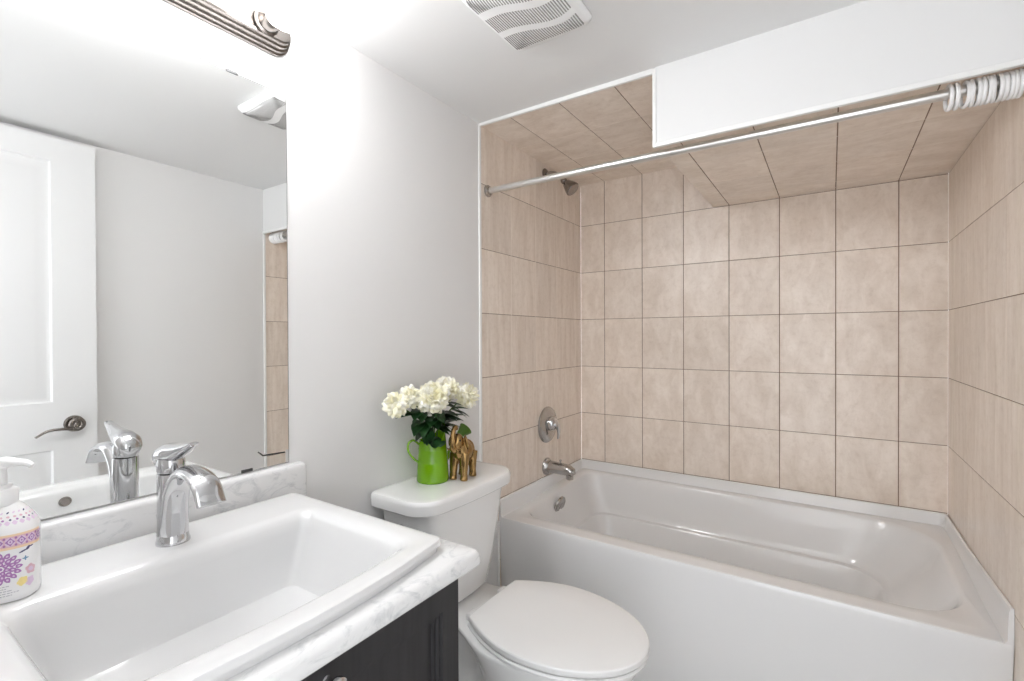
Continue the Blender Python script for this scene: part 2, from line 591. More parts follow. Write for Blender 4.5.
# ------------------------------------------------------------------ wall mirror
t = thing('wall_mirror', 'large frameless rectangular mirror on the wall above the sink', 'mirror', (0, -2.03, 0.95))
MY0, MY1, MZ0, MZ1 = -2.36, -1.711, 0.9445, 1.868
bm = bmesh.new(); box(bm, 0.0018, 0.0026, MY0, MY1, MZ0, MZ1)
for v in bm.verts:                        # the mirror stands a hair off the wall at its far end
    v.co.x += 0.0042 * (MY1 - v.co.y) / (MY1 - MY0)
finish(bm, 'mirror_glass', M_MIRROR, t, smooth=False)
bm = bmesh.new(); box(bm, 0.0004, 0.0017, MY0 + 0.0005, MY1 + 0.0018, MZ0 - 0.001, MZ1 + 0.0026)
finish(bm, 'backing', M_MEDGE, t, smooth=False)
for (y, z, s) in ((-1.842, MZ1, 1), (-1.815, MZ0 + 0.002, -1), (-2.25, MZ1, 1), (-2.25, MZ0, -1)):
    bm = bmesh.new()
    box(bm, 0.0072 if y < -2 else 0.0034, 0.0088 if y < -2 else 0.0050, y - 0.013, y + 0.013, z - 0.0035, z + 0.0035, 0.0006, 1)
    finish(bm, 'mirror_clip', M_CLIP, t)
bm = bmesh.new()
mk = [(0.0032, -1.789, 0.985), (0.0032, -1.777, 0.974), (0.0032, -1.764, 0.973), (0.0030, -1.721, 0.971)]
tube(bm, mk, None, 8, flat=[(0.0012, 0.0005), (0.0019, 0.0005), (0.0021, 0.0005), (0.0017, 0.0005)], side=(0, 0.1, 1))
o = finish(bm, 'tarnish_mark', M_BLACK, t)
o['label'] = 'black bent mark in the lower corner'

# ------------------------------------------------------------------ vanity light
LX, LY0, LY1, LZ = 0.0, -2.305, -1.706, 1.993
t = thing('vanity_light', 'brushed nickel vanity light bar with round glowing globe bulbs above the mirror', 'light', (0, -2.01, 1.95))
bm = bmesh.new()
HB = 0.040
steps = [(0.0, 0.0005), (0.0, 0.010), (0.0035, 0.0125), (0.004, 0.021), (0.0085, 0.024), (0.0095, 0.033), (0.014, 0.036), (0.0155, 0.043), (0.020, 0.045)]


def stadium(x, ins):
    hz_ = HB - ins
    y0, y1 = LY0 + ins + hz_, LY1 - ins - hz_
    L = []
    for i in range(17):
        a = -PI / 2 + PI * i / 16
        L.append(Vector((x, y1 + hz_ * math.cos(a), LZ + hz_ * math.sin(a))))
    for i in range(17):
        a = PI / 2 + PI * i / 16
        L.append(Vector((x, y0 + hz_ * math.cos(a), LZ + hz_ * math.sin(a))))
    return L


loft(bm, [stadium(LX + x, i) for i, x in steps])
finish(bm, 'backplate', M_LAMP, t, angle=20)
for y in (-2.228, -2.081, -1.934, -1.787):
    bm = bmesh.new()
    lathe(bm, (0.0445, y, LZ), [(0.018, 0.0), (0.028, 0.004), (0.029, 0.009), (0.024, 0.012), (0.0255, 0.016), (0.025, 0.036), (0.023, 0.042), (0.015, 0.043)], 'x')
    sk = finish(bm, 'socket', M_LAMP, t)
    bm = bmesh.new()
    prof = [(0.0135, 0.0), (0.0145, 0.008)]
    R = 0.047
    for i in range(1, 17):
        a = 0.40 + (PI - 0.40) * i / 16
        prof.append((R * math.sin(a), 0.008 + R * (math.cos(0.40) - math.cos(a))))
    lathe(bm, (0.086, y, LZ), prof, 'x', 28)
    finish(bm, 'globe_bulb', M_BULB, t)

# ------------------------------------------------------------------ exhaust fan on the ceiling
FX0, FX1, FY0, FY1 = 0.394, 0.634, -1.512, -1.243
t = thing('exhaust_fan', 'white square exhaust fan cover with curved slatted grille on the ceiling', 'fan', (0.517, -1.384, ZC))
bm = bmesh.new()
loops = []
for ins, z in ((0.006, ZC - 0.0005), (0.0, ZC - 0.007), (0.0, ZC - 0.012), (0.008, ZC - 0.023), (0.020, ZC - 0.029), (0.045, ZC - 0.0335), (0.08, ZC - 0.036)):
    loops.append(rrect(FX0 + ins, FX1 - ins, FY0 + ins, FY1 - ins, z, 0.022 + ins * 0.2, n=5, m=6))
loft(bm, loops)
finish(bm, 'cover', M_PLAST, t, angle=60)


def fan_z(x, y):
    d = min(x - FX0, FX1 - x, y - FY0, FY1 - y)
    pts = [(0.0, 0.012), (0.008, 0.023), (0.020, 0.029), (0.045, 0.0335), (0.08, 0.036), (1, 0.036)]
    for (a, za), (b, zb) in zip(pts[:-1], pts[1:]):
        if d <= b:
            return ZC - (za + (zb - za) * max(0.0, (d - a)) / (b - a)) - 0.0006
    return ZC - 0.0366


bm = bmesh.new()
NS = 31
for f0, f1 in (((-1.270, 0.020), (-1.327, 0.022)), ((-1.352, 0.022), (-1.412, -0.022)), ((-1.440, -0.022), (-1.498, -0.020))):
    for i in range(NS):
        x = FX0 + 0.020 + (FX1 - FX0 - 0.040) * i / (NS - 1)
        s = (i / (NS - 1) - 0.5)
        ya = f0[0] + (0.016 * math.sin(s * 5.0)) * (0.2 if f0[0] > -1.3 else 1)
        yb = f1[0] + (0.016 * math.sin(s * 5.0)) * (0.2 if f1[0] < -1.49 else 1)
        k = 5
        hw = 0.00135
        L = []
        for q in range(k + 1):
            y = ya + (yb - ya) * q / k
            L.append([Vector((x - hw, y, fan_z(x, y))), Vector((x + hw, y, fan_z(x, y))), Vector((x + hw, y, fan_z(x, y) + 0.004)), Vector((x - hw, y, fan_z(x, y) + 0.004))])
        loft(bm, L)
finish(bm, 'grille_slots', M_SLOT, t, smooth=False)

# ------------------------------------------------------------------ bathtub
TY0 = -0.794
t = thing('bathtub', 'white alcove bathtub with smooth apron below the beige tiles', 'bathtub', (0.755, -0.39, 0))


def zdeck(x, y):
    q = max(0.0, min(1.0, (y + 0.70) / 0.55))
    return 0.516 + 0.026 * q * q * (3 - 2 * q)


e = 0.0006
bm = bmesh.new()
out = lambda ins, z, r=0.012: rrect(e + ins, W - e - ins, TY0 + ins, -e - ins, z, r, n=4, m=22)
deck = lambda x0, x1, y0, y1, r: rrect(x0, x1, y0, y1, 0, r, n=8, m=20, zf=zdeck)


def resample(L, k):
    return L


N8, M20 = 8, 20
R_ = lambda x0, x1, y0, y1, z, r, zf=None: rrect(x0, x1, y0, y1, z, r, n=N8, m=M20, zf=zf)
L = []
L.append(R_(e, W - e, TY0 + 0.030, -e, 0.0, 0.004))
L.append(R_(e, W - e, TY0 + 0.026, -e, 0.045, 0.004))
L.append(R_(e, W - e, TY0 + 0.006, -e, 0.45, 0.004))
L.append(R_(e, W - e, TY0 + 0.0008, -e, 0.485, 0.004))
L.append(R_(e, W - e, TY0, -e, 0.500, 0.004))
L.append(R_(e, W - e, TY0, -e, 0.509, 0.004))
L.append(R_(e, W - e, TY0 + 0.0018, -e, 0.514, 0.005))
L.append(R_(e, W - e, TY0 + 0.006, -e, 0.0, 0.006, lambda x, y: zdeck(x, y)))
L.append(R_(e + 0.004, W - e - 0.004, TY0 + 0.010, -e - 0.002, 0.0, 0.006, zdeck))
# deck inward, with a slight roll into the basin
L.append(R_(0.030, W - 0.030, TY0 + 0.045, -0.028, 0, (0.03, 0.03, 0.03, 0.03), zdeck))
op = dict(x0=0.070, x1=1.452, y0=-0.712, y1=-0.062)
rad = (0.15, 0.20, 0.075, 0.085)
L.append(R_(op['x0'] - 0.010, op['x1'] + 0.010, op['y0'] - 0.010, op['y1'] + 0.008, 0, tuple(q + 0.008 for q in rad), lambda x, y: zdeck(x, y) + 0.0005))
L.append(R_(op['x0'] - 0.003, op['x1'] + 0.003, op['y0'] - 0.003, op['y1'] + 0.002, 0, rad, lambda x, y: zdeck(x, y) - 0.003))
L.append(R_(op['x0'] + 0.003, op['x1'] - 0.006, op['y0'] + 0.002, op['y1'] - 0.003, 0, rad, lambda x, y: zdeck(x, y) - 0.013))
L.append(R_(0.085, 1.425, -0.702, -0.074, 0.470, (0.15, 0.20, 0.08, 0.08)))
L.append(R_(0.118, 1.345, -0.685, -0.094, 0.385, (0.14, 0.16, 0.085, 0.08)))
L.append(R_(0.128, 1.325, -0.680, -0.100, 0.366, (0.14, 0.15, 0.085, 0.08)))
L.append(R_(0.133, 1.318, -0.677, -0.104, 0.360, (0.14, 0.15, 0.085, 0.08)))
L.append(R_(0.148, 1.300, -0.664, -0.124, 0.357, (0.13, 0.14, 0.08, 0.075)))
L.append(R_(0.154, 1.290, -0.660, -0.130, 0.348, (0.13, 0.13, 0.08, 0.075)))
L.append(R_(0.185, 1.235, -0.640, -0.150, 0.20, (0.11, 0.11, 0.075, 0.07)))
L.append(R_(0.205, 1.200, -0.620, -0.172, 0.155, (0.09, 0.09, 0.07, 0.065)))
L.append(R_(0.25, 1.14, -0.58, -0.215, 0.140, (0.07, 0.07, 0.05, 0.05)))
loft(bm, L, cap0=True, cap1=True)
finish(bm, 'tub_shell', M_ACRY, t, angle=32)
# tile flange: upstand along the three walls
bm = bmesh.new()
ring_o = [(e, TY0 + 0.002), (e, -e), (W - e, -e), (W - e, TY0 + 0.002)]


def flange(prof_h):
    # profile across: from wall face inward
    pass


path = []
for i in range(25):
    path.append((0.0, TY0 + 0.004 + (-TY0 - 0.004 - 0.02) * i / 24, 'L'))
prof = [(0.0008, 0.50), (0.0008, 0.586), (0.004, 0.5872), (0.008, 0.585), (0.0105, 0.575), (0.0125, 0.549), (0.017, 0.5425), (0.018, 0.50)]
loops = []
r0 = 0.02


def fl_loop(ins, zz):
    """U-shaped path at inset ins from the walls (left front -> back -> right front)"""
    P = []
    rise = lambda y, s: zz
    y_end = TY0 + 0.002
    for i in range(16):
        y = y_end + (-ins - 0.02 - y_end) * i / 15
        P.append((ins, y, 0))
    for i in range(1, 6):
        a = PI - PI / 2 * i / 5
        P.append((ins + 0.02 + 0.02 * math.cos(a), -ins - 0.02 + 0.02 * math.sin(a), 0))
    for i in range(1, 30):
        P.append((ins + 0.02 + (W - 2 * ins - 0.04) * i / 30, -ins, 1))
    for i in range(0, 6):
        a = PI / 2 - PI / 2 * i / 5
        P.append((W - ins - 0.02 + 0.02 * math.cos(a), -ins - 0.02 + 0.02 * math.sin(a), 2))
    for i in range(1, 16):
        y = -ins - 0.02 + (y_end - (-ins - 0.02)) * i / 15
        P.append((W - ins, y, 2))
    res = []
    for x, y, s in P:
        z = zz
        if zz > 0.53:
            # the step down to the deck follows the deck's slope towards the front
            drop = (zdeck(x, y) - 0.542) if ins > 0.0122 else 0.0
            z = zz + drop
        if s == 2 and ins < 0.012 and zz > 0.53:
            z += 0.016 * max(0.0, (-0.35 - y) / 0.43)
        res.append(Vector((x, y, z)))
    return res


loops = [fl_loop(i, z) for i, z in prof]
loft(bm, loops, cap0=False, cap1=False, closed=False)
for k in (0, -1):
    pass
bm.verts.ensure_lookup_table()
nP = len(loops[0])
for idx in (0, nP - 1):
    vs = [bm.verts[r * nP + idx] for r in range(len(loops))]
    bm.faces.new(vs if idx else list(reversed(vs)))
finish(bm, 'tile_flange', M_ACRY, t, angle=35)
# overflow plate
bm = bmesh.new()
ox, oy, oz = 0.0875, -0.425, 0.470
lathe(bm, (0, 0, 0), [(0.045, -0.004), (0.045, 0.005), (0.041, 0.009), (0.020, 0.011), (0.017, 0.009), (0.0, 0.009)], 'x', cap1=False)
for k in range(3):
    a = k * 2 * PI / 3 + 0.4
    ellipsoid(bm, (0.0095, 0.024 * math.cos(a), 0.024 * math.sin(a)), (0.002, 0.004, 0.004), u=10, v=6)
o = finish(bm, 'overflow_plate', M_NICKEL, None)
o.parent = t
o.location = Vector((ox, oy, oz)) - t.location
o.rotation_euler = (0, 0.32, 0)
bm = bmesh.new()
lathe(bm, (0.30, -0.40, 0.1405), [(0.035, 0.0), (0.035, 0.003), (0.028, 0.005), (0.0, 0.006)], 'z', cap1=False)
finish(bm, 'tub_drain', M_CHROME, t)

# ------------------------------------------------------------------ tub spout, valve, shower head
t = thing('tub_spout', 'chrome tub spout low on the tiled wall above the bathtub rim', 'spout', (0, -0.392, 0.632))
bm = bmesh.new()
lathe(bm, (0, -0.392, 0.634), [(0.041, 0.0005), (0.041, 0.006), (0.034, 0.016), (0.030, 0.022)], 'x')
finish(bm, 'spout_flange', M_NICKEL, t)
bm = bmesh.new()
pts = [(0.016, -0.392, 0.634), (0.05, -0.392, 0.634), (0.09, -0.392, 0.633), (0.12, -0.392, 0.631), (0.138, -0.392, 0.624), (0.147, -0.392, 0.612)]
tube(bm, pts, None, 18, flat=[(0.030, 0.029), (0.0295, 0.028), (0.0285, 0.027), (0.0275, 0.026), (0.024, 0.022), (0.014, 0.010)], side=(0, 1, 0))
lathe(bm, (0.126, -0.392, 0.590), [(0.016, 0.0), (0.018, 0.003), (0.018, 0.026)], 'z', 20)
finish(bm, 'spout_body', M_NICKEL, t)
bm = bmesh.new()
lathe(bm, (0.078, -0.392, 0.6595), [(0.004, 0.0), (0.004, 0.008), (0.006, 0.010), (0.006, 0.015), (0.003, 0.017)], 'z', 14)
finish(bm, 'diverter_knob', M_NICKEL, t)

t = thing('shower_valve', 'round chrome shower valve with a single lever on the tiled wall above the spout', 'valve', (0, -0.384, 0.834))
bm = bmesh.new()
lathe(bm, (0, -0.384, 0.834), [(0.087, 0.0005), (0.087, 0.004), (0.083, 0.009), (0.070, 0.013), (0.048, 0.018), (0.036, 0.020)], 'x', 44)
finish(bm, 'escutcheon', M_NICKEL, t)
bm = bmesh.new()
lathe(bm, (0.019, -0.384, 0.840), [(0.034, 0.0), (0.034, 0.010), (0.032, 0.018), (0.028, 0.026), (0.020, 0.032), (0.008, 0.034)], 'x', 30)
pts = spline([(0.036, -0.384, 0.846), (0.054, -0.381, 0.838), (0.060, -0.374, 0.808), (0.052, -0.366, 0.770)], 6)
tube(bm, pts, None, 12, flat=lerp_list([(0.024, 0.014), (0.021, 0.011), (0.015, 0.007), (0.009, 0.004)], 6), side=(0, 1, 0.1))
finish(bm, 'valve_handle', M_CHROME, t)

t = thing('showerhead', 'dark chrome shower head on a bent arm high on the tiled wall', 'shower head', (0, -0.395, 2.04))
bm = bmesh.new()
lathe(bm, (0, -0.395, 2.040), [(0.027, 0.0005), (0.027, 0.004), (0.021, 0.010), (0.012, 0.013)], 'x')
finish(bm, 'arm_flange', M_DARKCH, t)
bm = bmesh.new()
arm = spline([(0.004, -0.395, 2.040), (0.045, -0.395, 2.036), (0.075, -0.395, 2.018), (0.098, -0.395, 1.994)], 6)
tube(bm, arm, 0.0105, 14)
finish(bm, 'shower_arm', M_NICKEL, t)
bm = bmesh.new()
d = (Vector((0.098, -0.395, 1.994)) - Vector((0.075, -0.395, 2.018))).normalized()
lathe(bm, (0, 0, 0), [(0.010, -0.004), (0.0145, 0.0), (0.0155, 0.010), (0.011, 0.015), (0.014, 0.020), (0.020, 0.026), (0.030, 0.052), (0.0345, 0.066), (0.0345, 0.073), (0.031, 0.076), (0.022, 0.074)], 'z', 32)
q = Vector((0, 0, 1)).rotation_difference(Vector((d.x, 0.0, d.z)).normalized())
bmesh.ops.transform(bm, matrix=Matrix.Translation((0.098, -0.395, 1.994)) @ q.to_matrix().to_4x4(), verts=bm.verts)
finish(bm, 'spray_head', M_DARKCH, t)

# ------------------------------------------------------------------ curtain rod and rings
ROD_Y, ROD_Z, ROD_R = -0.859, 1.8395, 0.0125
t = thing('shower_curtain_rod', 'straight pale metal shower curtain rod spanning the tub alcove', 'rod', (0.755, ROD_Y, ROD_Z))
bm = bmesh.new()
tube(bm, [(0.006, ROD_Y, 1.8425), (0.5, ROD_Y, 1.8415), (1.0, ROD_Y, 1.839), (W - 0.006, ROD_Y, 1.8375)], ROD_R, 20)
finish(bm, 'rod_tube', M_SATIN, t)
for x, s, z in ((0, 1, 1.8425), (W, -1, 1.8375)):
    bm = bmesh.new()
    lathe(bm, (x, ROD_Y, z), [(0.0235, 0.0005 * s), (0.0235, 0.006 * s), (0.019, 0.009 * s), (0.0150, 0.011 * s), (0.0150, 0.016 * s)], 'x', 26)
    finish(bm, 'end_flange', M_NICKEL, t)
ring0 = None
xs = [1.3795, 1.3920, 1.4085, 1.4190, 1.4285, 1.4375, 1.4465, 1.4555, 1.4650, 1.4740, 1.4825, 1.4905, 1.4985]
tl = [0.10, 0.04, 0.16, -0.05, 0.10, 0.06, 0.10, -0.10, 0.09, 0.06, 0.10, 0.03, 0.05]
ordn = ['at the free left end of the row', 'second from the left end of the row', 'third from the left, right after the gap',
        'fourth from the left end', 'fifth from the left end', 'sixth from the left end',
        'seventh from the left end', 'eighth from the left end', 'fifth from the wall end',
        'fourth from the wall end', 'third from the wall end', 'second from the wall end', 'last one against the right wall']
RR, rr_ = 0.0255, 0.0044
for k, x in enumerate(xs):
    if ring0 is None:
        bm = bmesh.new()
        torus(bm, (0, 0, 0), RR, rr_, 'x', 40, 12, sy=1.06)
        ring0 = finish(bm, 'curtain_ring', M_PLAST, None, angle=80)
        r = ring0
    else:
        r = ring0.copy()
        COL.objects.link(r)
    zr = 1.8425 - 0.005 * x / W
    r.location = (x, ROD_Y, zr + ROD_R + rr_ - 1.06 * (RR + 0) + 0.0 + (0.0 if k != 7 else 0.0))
    r.rotation_euler = (0, 0, tl[k])
    tag(r, 'white plastic ring on the rod, ' + ordn[k], 'curtain ring', 'white shower curtain rings')

# ------------------------------------------------------------------ toilet
TC = -1.217        # bowl centre line
TK = -1.232        # tank centre line
t = thing('toilet', 'white two-piece toilet with closed lid between the vanity and the bathtub', 'toilet', (0.30, TC, 0))


def egg(x0, x1, hw, z, n=72, back=None, k=0.40, cy=TC, neck=1.0):
    """elongated bowl outline: widest at k of the length, pointed round front; back = half width of a straight back edge"""
    xm = x0 + (x1 - x0) * k
    P = []
    for i in range(n):
        a = 2 * PI * i / n
        c, s = math.cos(a), math.sin(a)
        if c >= 0:
            x = xm + (x1 - xm) * c ** 0.96 if c > 0 else xm
            y = hw * s
            y = hw * (abs(s) ** 1.0) * (1 if s >= 0 else -1)
        else:
            x = xm - (xm - x0) * min(1.0, (-c) * 1.0)
            if back is None:
                y = hw * s
            else:
                tt = -c
                q = min(1.0, tt / neck)
                q = q ** 1.8 if neck > 0.99 else q * q * (3 - 2 * q)
                y = (1 if s >= 0 else -1) * (hw - (hw - back) * q) if tt < 0.985 else s * 6 * back
                if tt >= 0.985 and abs(y) > back:
                    y = back * (1 if y > 0 else -1)
                if abs(y) > hw:
                    y = hw * (1 if y > 0 else -1)
        P.append(Vector((x, cy + y, z)))
    return P


# bowl + pedestal
bm = bmesh.new()
E = lambda x0, x1, hw, z, back=None, k=0.42: egg(x0, x1, hw, z, back=back, k=k)
K = lambda x0, x1, hw, z, back: egg(x0, x1, hw, z, back=back, k=0.50, neck=0.62)
loops = [K(0.16, 0.60, 0.112, 0.0, 0.092), K(0.155, 0.605, 0.115, 0.018, 0.094), K(0.158, 0.59, 0.104, 0.05, 0.082), K(0.16, 0.58, 0.100, 0.12, 0.066),
         K(0.155, 0.60, 0.112, 0.20, 0.060), K(0.14, 0.655, 0.146, 0.29, 0.062), K(0.11, 0.710, 0.174, 0.355, 0.078), K(0.07, 0.733, 0.184, 0.398, 0.104),
         K(0.055, 0.738, 0.186, 0.414, 0.113), K(0.055, 0.738, 0.186, 0.4215, 0.113), K(0.058, 0.735, 0.183, 0.424, 0.111)]
loft(bm, loops)
finish(bm, 'bowl', M_PORC, t, angle=60)
# seat ring, lid
bm = bmesh.new()
sz = 0.4245
loft(bm, [E(0.280, 0.742, 0.177, sz, 0.110), E(0.280, 0.742, 0.177, sz + 0.002, 0.110), E(0.274, 0.755, 0.189, sz + 0.0035, 0.117), E(0.273, 0.757, 0.190, sz + 0.008, 0.118), E(0.276, 0.754, 0.187, sz + 0.0135, 0.116), E(0.283, 0.744, 0.178, sz + 0.015, 0.110)])
finish(bm, 'seat', M_SEAT, t, angle=40)
bm = bmesh.new()
lz = 0.4425
loft(bm, [E(0.288, 0.738, 0.172, lz - 0.0028, 0.108), E(0.288, 0.738, 0.172, lz + 0.0010, 0.108), E(0.279, 0.757, 0.190, lz + 0.0016, 0.118), E(0.278, 0.759, 0.191, lz + 0.004, 0.119), E(0.278, 0.759, 0.191, lz + 0.0155, 0.119),
          E(0.280, 0.757, 0.189, lz + 0.0182, 0.118), E(0.284, 0.752, 0.184, lz + 0.0196, 0.115), E(0.33, 0.66, 0.10, lz + 0.0205, 0.08)])
finish(bm, 'seat_lid', M_SEAT, t, angle=35)
for s in (-1, 1):
    bm = bmesh.new()
    box(bm, 0.250, 0.288, TC + s * 0.078 - 0.018, TC + s * 0.078 + 0.018, 0.4235, 0.447, 0.006, 3)
    finish(bm, 'seat_hinge', M_SEAT, t)
# tank
bm = bmesh.new()
rc = (0.055, 0.055, 0.02, 0.02)
loops = []
for z, x0, x1, hw in ((0.428, 0.035, 0.150, 0.122), (0.432, 0.030, 0.172, 0.138), (0.445, 0.026, 0.182, 0.147), (0.55, 0.020, 0.195, 0.168), (0.66, 0.016, 0.205, 0.185), (0.757, 0.014, 0.212, 0.198)):
    loops.append(rrect(x0, x1, TK - hw, TK + hw, z, rc, n=8, m=6, bow=0.012))
loft(bm, loops)
finish(bm, 'tank', M_PORC, t, angle=50)
bm = bmesh.new()
loops = []
for z, ins in ((0.7575, 0.004), (0.762, 0.0), (0.787, -0.002), (0.796, 0.0), (0.7998, 0.0025), (0.8008, 0.006), (0.801, 0.02)):
    loops.append(rrect(0.004 + max(ins, 0), 0.228 - ins, TK - 0.231 + ins, TK + 0.231 - ins, z, (0.07, 0.07, 0.02, 0.02), n=9, m=6, bow=0.014))
loft(bm, loops)
finish(bm, 'tank_lid', M_PORC, t, angle=30)
bm = bmesh.new()
ly = TK - 0.194
lathe(bm, (0.105, ly, 0.702), [(0.012, 0.0), (0.012, -0.008), (0.007, -0.011), (0.007, -0.016)], 'y', 18)
tube(bm, spline([(0.105, ly - 0.018, 0.702), (0.130, ly - 0.022, 0.702), (0.165, ly - 0.020, 0.698)], 5), None, 10, flat=lerp_list([(0.0065, 0.005), (0.0055, 0.0045), (0.007, 0.004)], 5), side=(0, 0, 1))
finish(bm, 'flush_lever', M_CHROME, t)
for s in (-1, 1):
    bm = bmesh.new()
    lathe(bm, (0.30, TC + s * 0.112, 0.0), [(0.016, 0.0), (0.016, 0.012), (0.012, 0.020), (0.004, 0.024)], 'z', 18)
    finish(bm, 'bolt_cap', M_SEAT, t)

# ------------------------------------------------------------------ vanity cabinet
VY0, VY1 = -2.36, -1.716
VXF = 0.548
t = thing('vanity_cabinet', 'charcoal wood vanity cabinet with recessed panel doors under the marble countertop', 'cabinet', (0.28, -2.04, 0))
bm = bmesh.new()
box(bm, 0.002, VXF - 0.0005, VY0, VY0 + 0.018, 0.10, 0.8210)
box(bm, 0.002, VXF - 0.0005, VY1 - 0.018, VY1, 0.10, 0.8210)
box(bm, 0.002, 0.010, VY0 + 0.018, VY1 - 0.018, 0.10, 0.8210)
box(bm, 0.010, VXF - 0.0005, VY0 + 0.018, VY1 - 0.018, 0.10, 0.118)
box(bm, VXF - 0.020, VXF - 0.0005, VY0 + 0.018, VY1 - 0.018, 0.775, 0.8210)
box(bm, VXF - 0.020, VXF - 0.0005, -2.058, -2.018, 0.118, 0.775)
box(bm, 0.002, VXF - 0.06, VY0 + 0.005, VY1 - 0.005, 0.0, 0.10)
finish(bm, 'cabinet_body', M_CAB, t)


def cab_door(y0, y1, z0, z1, knob_y):
    bm = bmesh.new()
    x = VXF
    f = 0.056
    th = 0.018
    def rect(ins, xx):
        return [Vector((xx, y0 + ins, z0 + ins)), Vector((xx, y1 - ins, z0 + ins)), Vector((xx, y1 - ins, z1 - ins)), Vector((xx, y0 + ins, z1 - ins))]
    loft(bm, [rect(0, x), rect(0, x + th - 0.0015), rect(0.0015, x + th), rect(f - 0.011, x + th), rect(f - 0.0095, x + th - 0.0045), rect(f - 0.004, x + th - 0.0045),
              rect(f - 0.0025, x + th - 0.009), rect(f + 0.003, x + th - 0.009), rect(f + 0.0045, x + th - 0.0145)])
    d = finish(bm, 'cabinet_door', M_CAB, t, angle=25)
    bm = bmesh.new()
    lathe(bm, (x + th, knob_y, 0.784), [(0.0075, 0.0), (0.0055, 0.004), (0.0055, 0.013), (0.0125, 0.018), (0.0138, 0.022), (0.0135, 0.027), (0.010, 0.030)], 'x', 24)
    finish(bm, 'knob', M_CHROME, d)


cab_door(-2.0365, VY1 - 0.001, 0.115, 0.811, -1.998)
cab_door(VY0 + 0.001, -2.0395, 0.115, 0.811, -2.112)

# ------------------------------------------------------------------ countertop with backsplash
CT = 0.854
CX1, CY0, CY1 = 0.590, -2.385, -1.674
bm = bmesh.new()
SX0, SX1, SY0, SY1 = 0.040, 0.531, -2.300, -1.722      # sink outline
HX0, HX1, HY0, HY1 = 0.075, 0.500, -2.27, -1.752       # cut-out in the counter
cl = lambda ins, z, r: rrect(0.0015 + max(0, 0), CX1 - ins, CY0 + ins, CY1 - ins, z, r, n=6, m=8)
hl = lambda z: rrect(HX0, HX1, HY0, HY1, z, 0.03, n=6, m=8, bow=0.022)
loops = [hl(0.8220), cl(0.005, 0.8220, (0.006, 0.008, 0.001, 0.001)), cl(0.0, 0.827, (0.008, 0.010, 0.001, 0.001)), cl(0.0, 0.838, (0.008, 0.012, 0.001, 0.001)),
         cl(0.0018, 0.846, (0.008, 0.012, 0.001, 0.001)), cl(0.006, 0.8515, (0.008, 0.012, 0.001, 0.001)), cl(0.013, CT, (0.008, 0.012, 0.001, 0.001)), hl(CT)]
rws = loft(bm, loops, cap0=False, cap1=False)
n = len(rws[0])
for i in range(n):
    j = (i + 1) % n
    bm.faces.new((rws[-1][i], rws[-1][j], rws[0][j], rws[0][i]))
ct = finish(bm, 'countertop', M_MARB, None, angle=50)
tag(ct, 'white marble-look countertop slab with rounded front edge on the dark vanity', 'countertop')
bm = bmesh.new()
bl = lambda x, zt, ins: [Vector((x, CY0 + 0.001, CT + 0.0003)), Vector((x, CY1 + 0.0 - ins, CT + 0.0003))] + [
    Vector((x, CY1 - ins - 0.010 * (1 - math.cos(a)), zt - 0.010 * (1 - math.sin(a)))) for a in [PI / 2 * i / 6 for i in range(7)]][:] + [Vector((x, CY0 + 0.001, zt))]
loft(bm, [bl(0.0012, 0.940, 0), bl(0.018, 0.940, 0), bl(0.0225, 0.9385, 0.0012), bl(0.0255, 0.9355, 0.004), bl(0.0265, 0.930, 0.0055)])
bs = finish(bm, 'backsplash', M_MARB, ct, angle=45)

# ------------------------------------------------------------------ sink
t = thing('drop_in_sink', 'white rectangular drop-in basin with bowed front rim set in the countertop', 'sink', (0.29, -2.01, CT))
bm = bmesh.new()
B0 = 0.030
so = lambda ins, z, r=0.012: rrect(SX0 + ins, SX1 - ins, SY0 + ins, SY1 - ins, z, r, n=6, m=12, bow=B0)
OX0, OX1, OY0, OY1 = 0.182, 0.486, -2.246, -1.776
si = lambda x0, x1, y0, y1, z, r, b=0.02: rrect(x0, x1, y0, y1, z, r, n=6, m=12, bow=b)
loops = [so(0.0045, CT + 0.0005), so(0.0045, CT + 0.0088), so(0.0040, CT + 0.0098), so(0.0004, CT + 0.0110), so(0.0, CT + 0.0118), so(0.0, CT + 0.0205), so(0.0012, CT + 0.0232), so(0.0045, CT + 0.0240),
         so(0.012, CT + 0.0241),
         si(OX0 - 0.024, OX1 + 0.020, OY0 - 0.024, OY1 + 0.024, CT + 0.0236, 0.040),
         si(OX0 - 0.012, OX1 + 0.011, OY0 - 0.012, OY1 + 0.012, CT + 0.0215, 0.034),
         si(OX0 - 0.004, OX1 + 0.003, OY0 - 0.004, OY1 + 0.004, CT + 0.0170, 0.028),
         si(OX0 + 0.002, OX1 - 0.004, OY0 + 0.003, OY1 - 0.003, CT + 0.0085, 0.025),
         si(OX0 + 0.005, OX1 - 0.008, OY0 + 0.008, OY1 - 0.008, CT - 0.010, 0.023),
         si(OX0 + 0.008, OX1 - 0.020, OY0 + 0.022, OY1 - 0.022, CT - 0.050, 0.022),
         si(OX0 + 0.016, OX1 - 0.036, OY0 + 0.040, OY1 - 0.040, CT - 0.100, 0.022),
         si(OX0 + 0.024, OX1 - 0.046, OY0 + 0.050, OY1 - 0.050, CT - 0.112, 0.022, 0.015),
         si(OX0 + 0.040, OX1 - 0.065, OY0 + 0.070, OY1 - 0.070, CT - 0.1155, 0.02, 0.012),
         si(0.300, 0.345, -2.035, -1.985, CT - 0.1245, 0.02, 0.0)]
loft(bm, loops, cap0=False, cap1=True)
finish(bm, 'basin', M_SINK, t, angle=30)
bm = bmesh.new()
lathe(bm, (0.3225, -2.01, CT - 0.1243), [(0.022, 0.0), (0.022, 0.002), (0.018, 0.0035), (0.017, 0.002), (0.0, 0.0015)], 'z', 24, cap1=False)
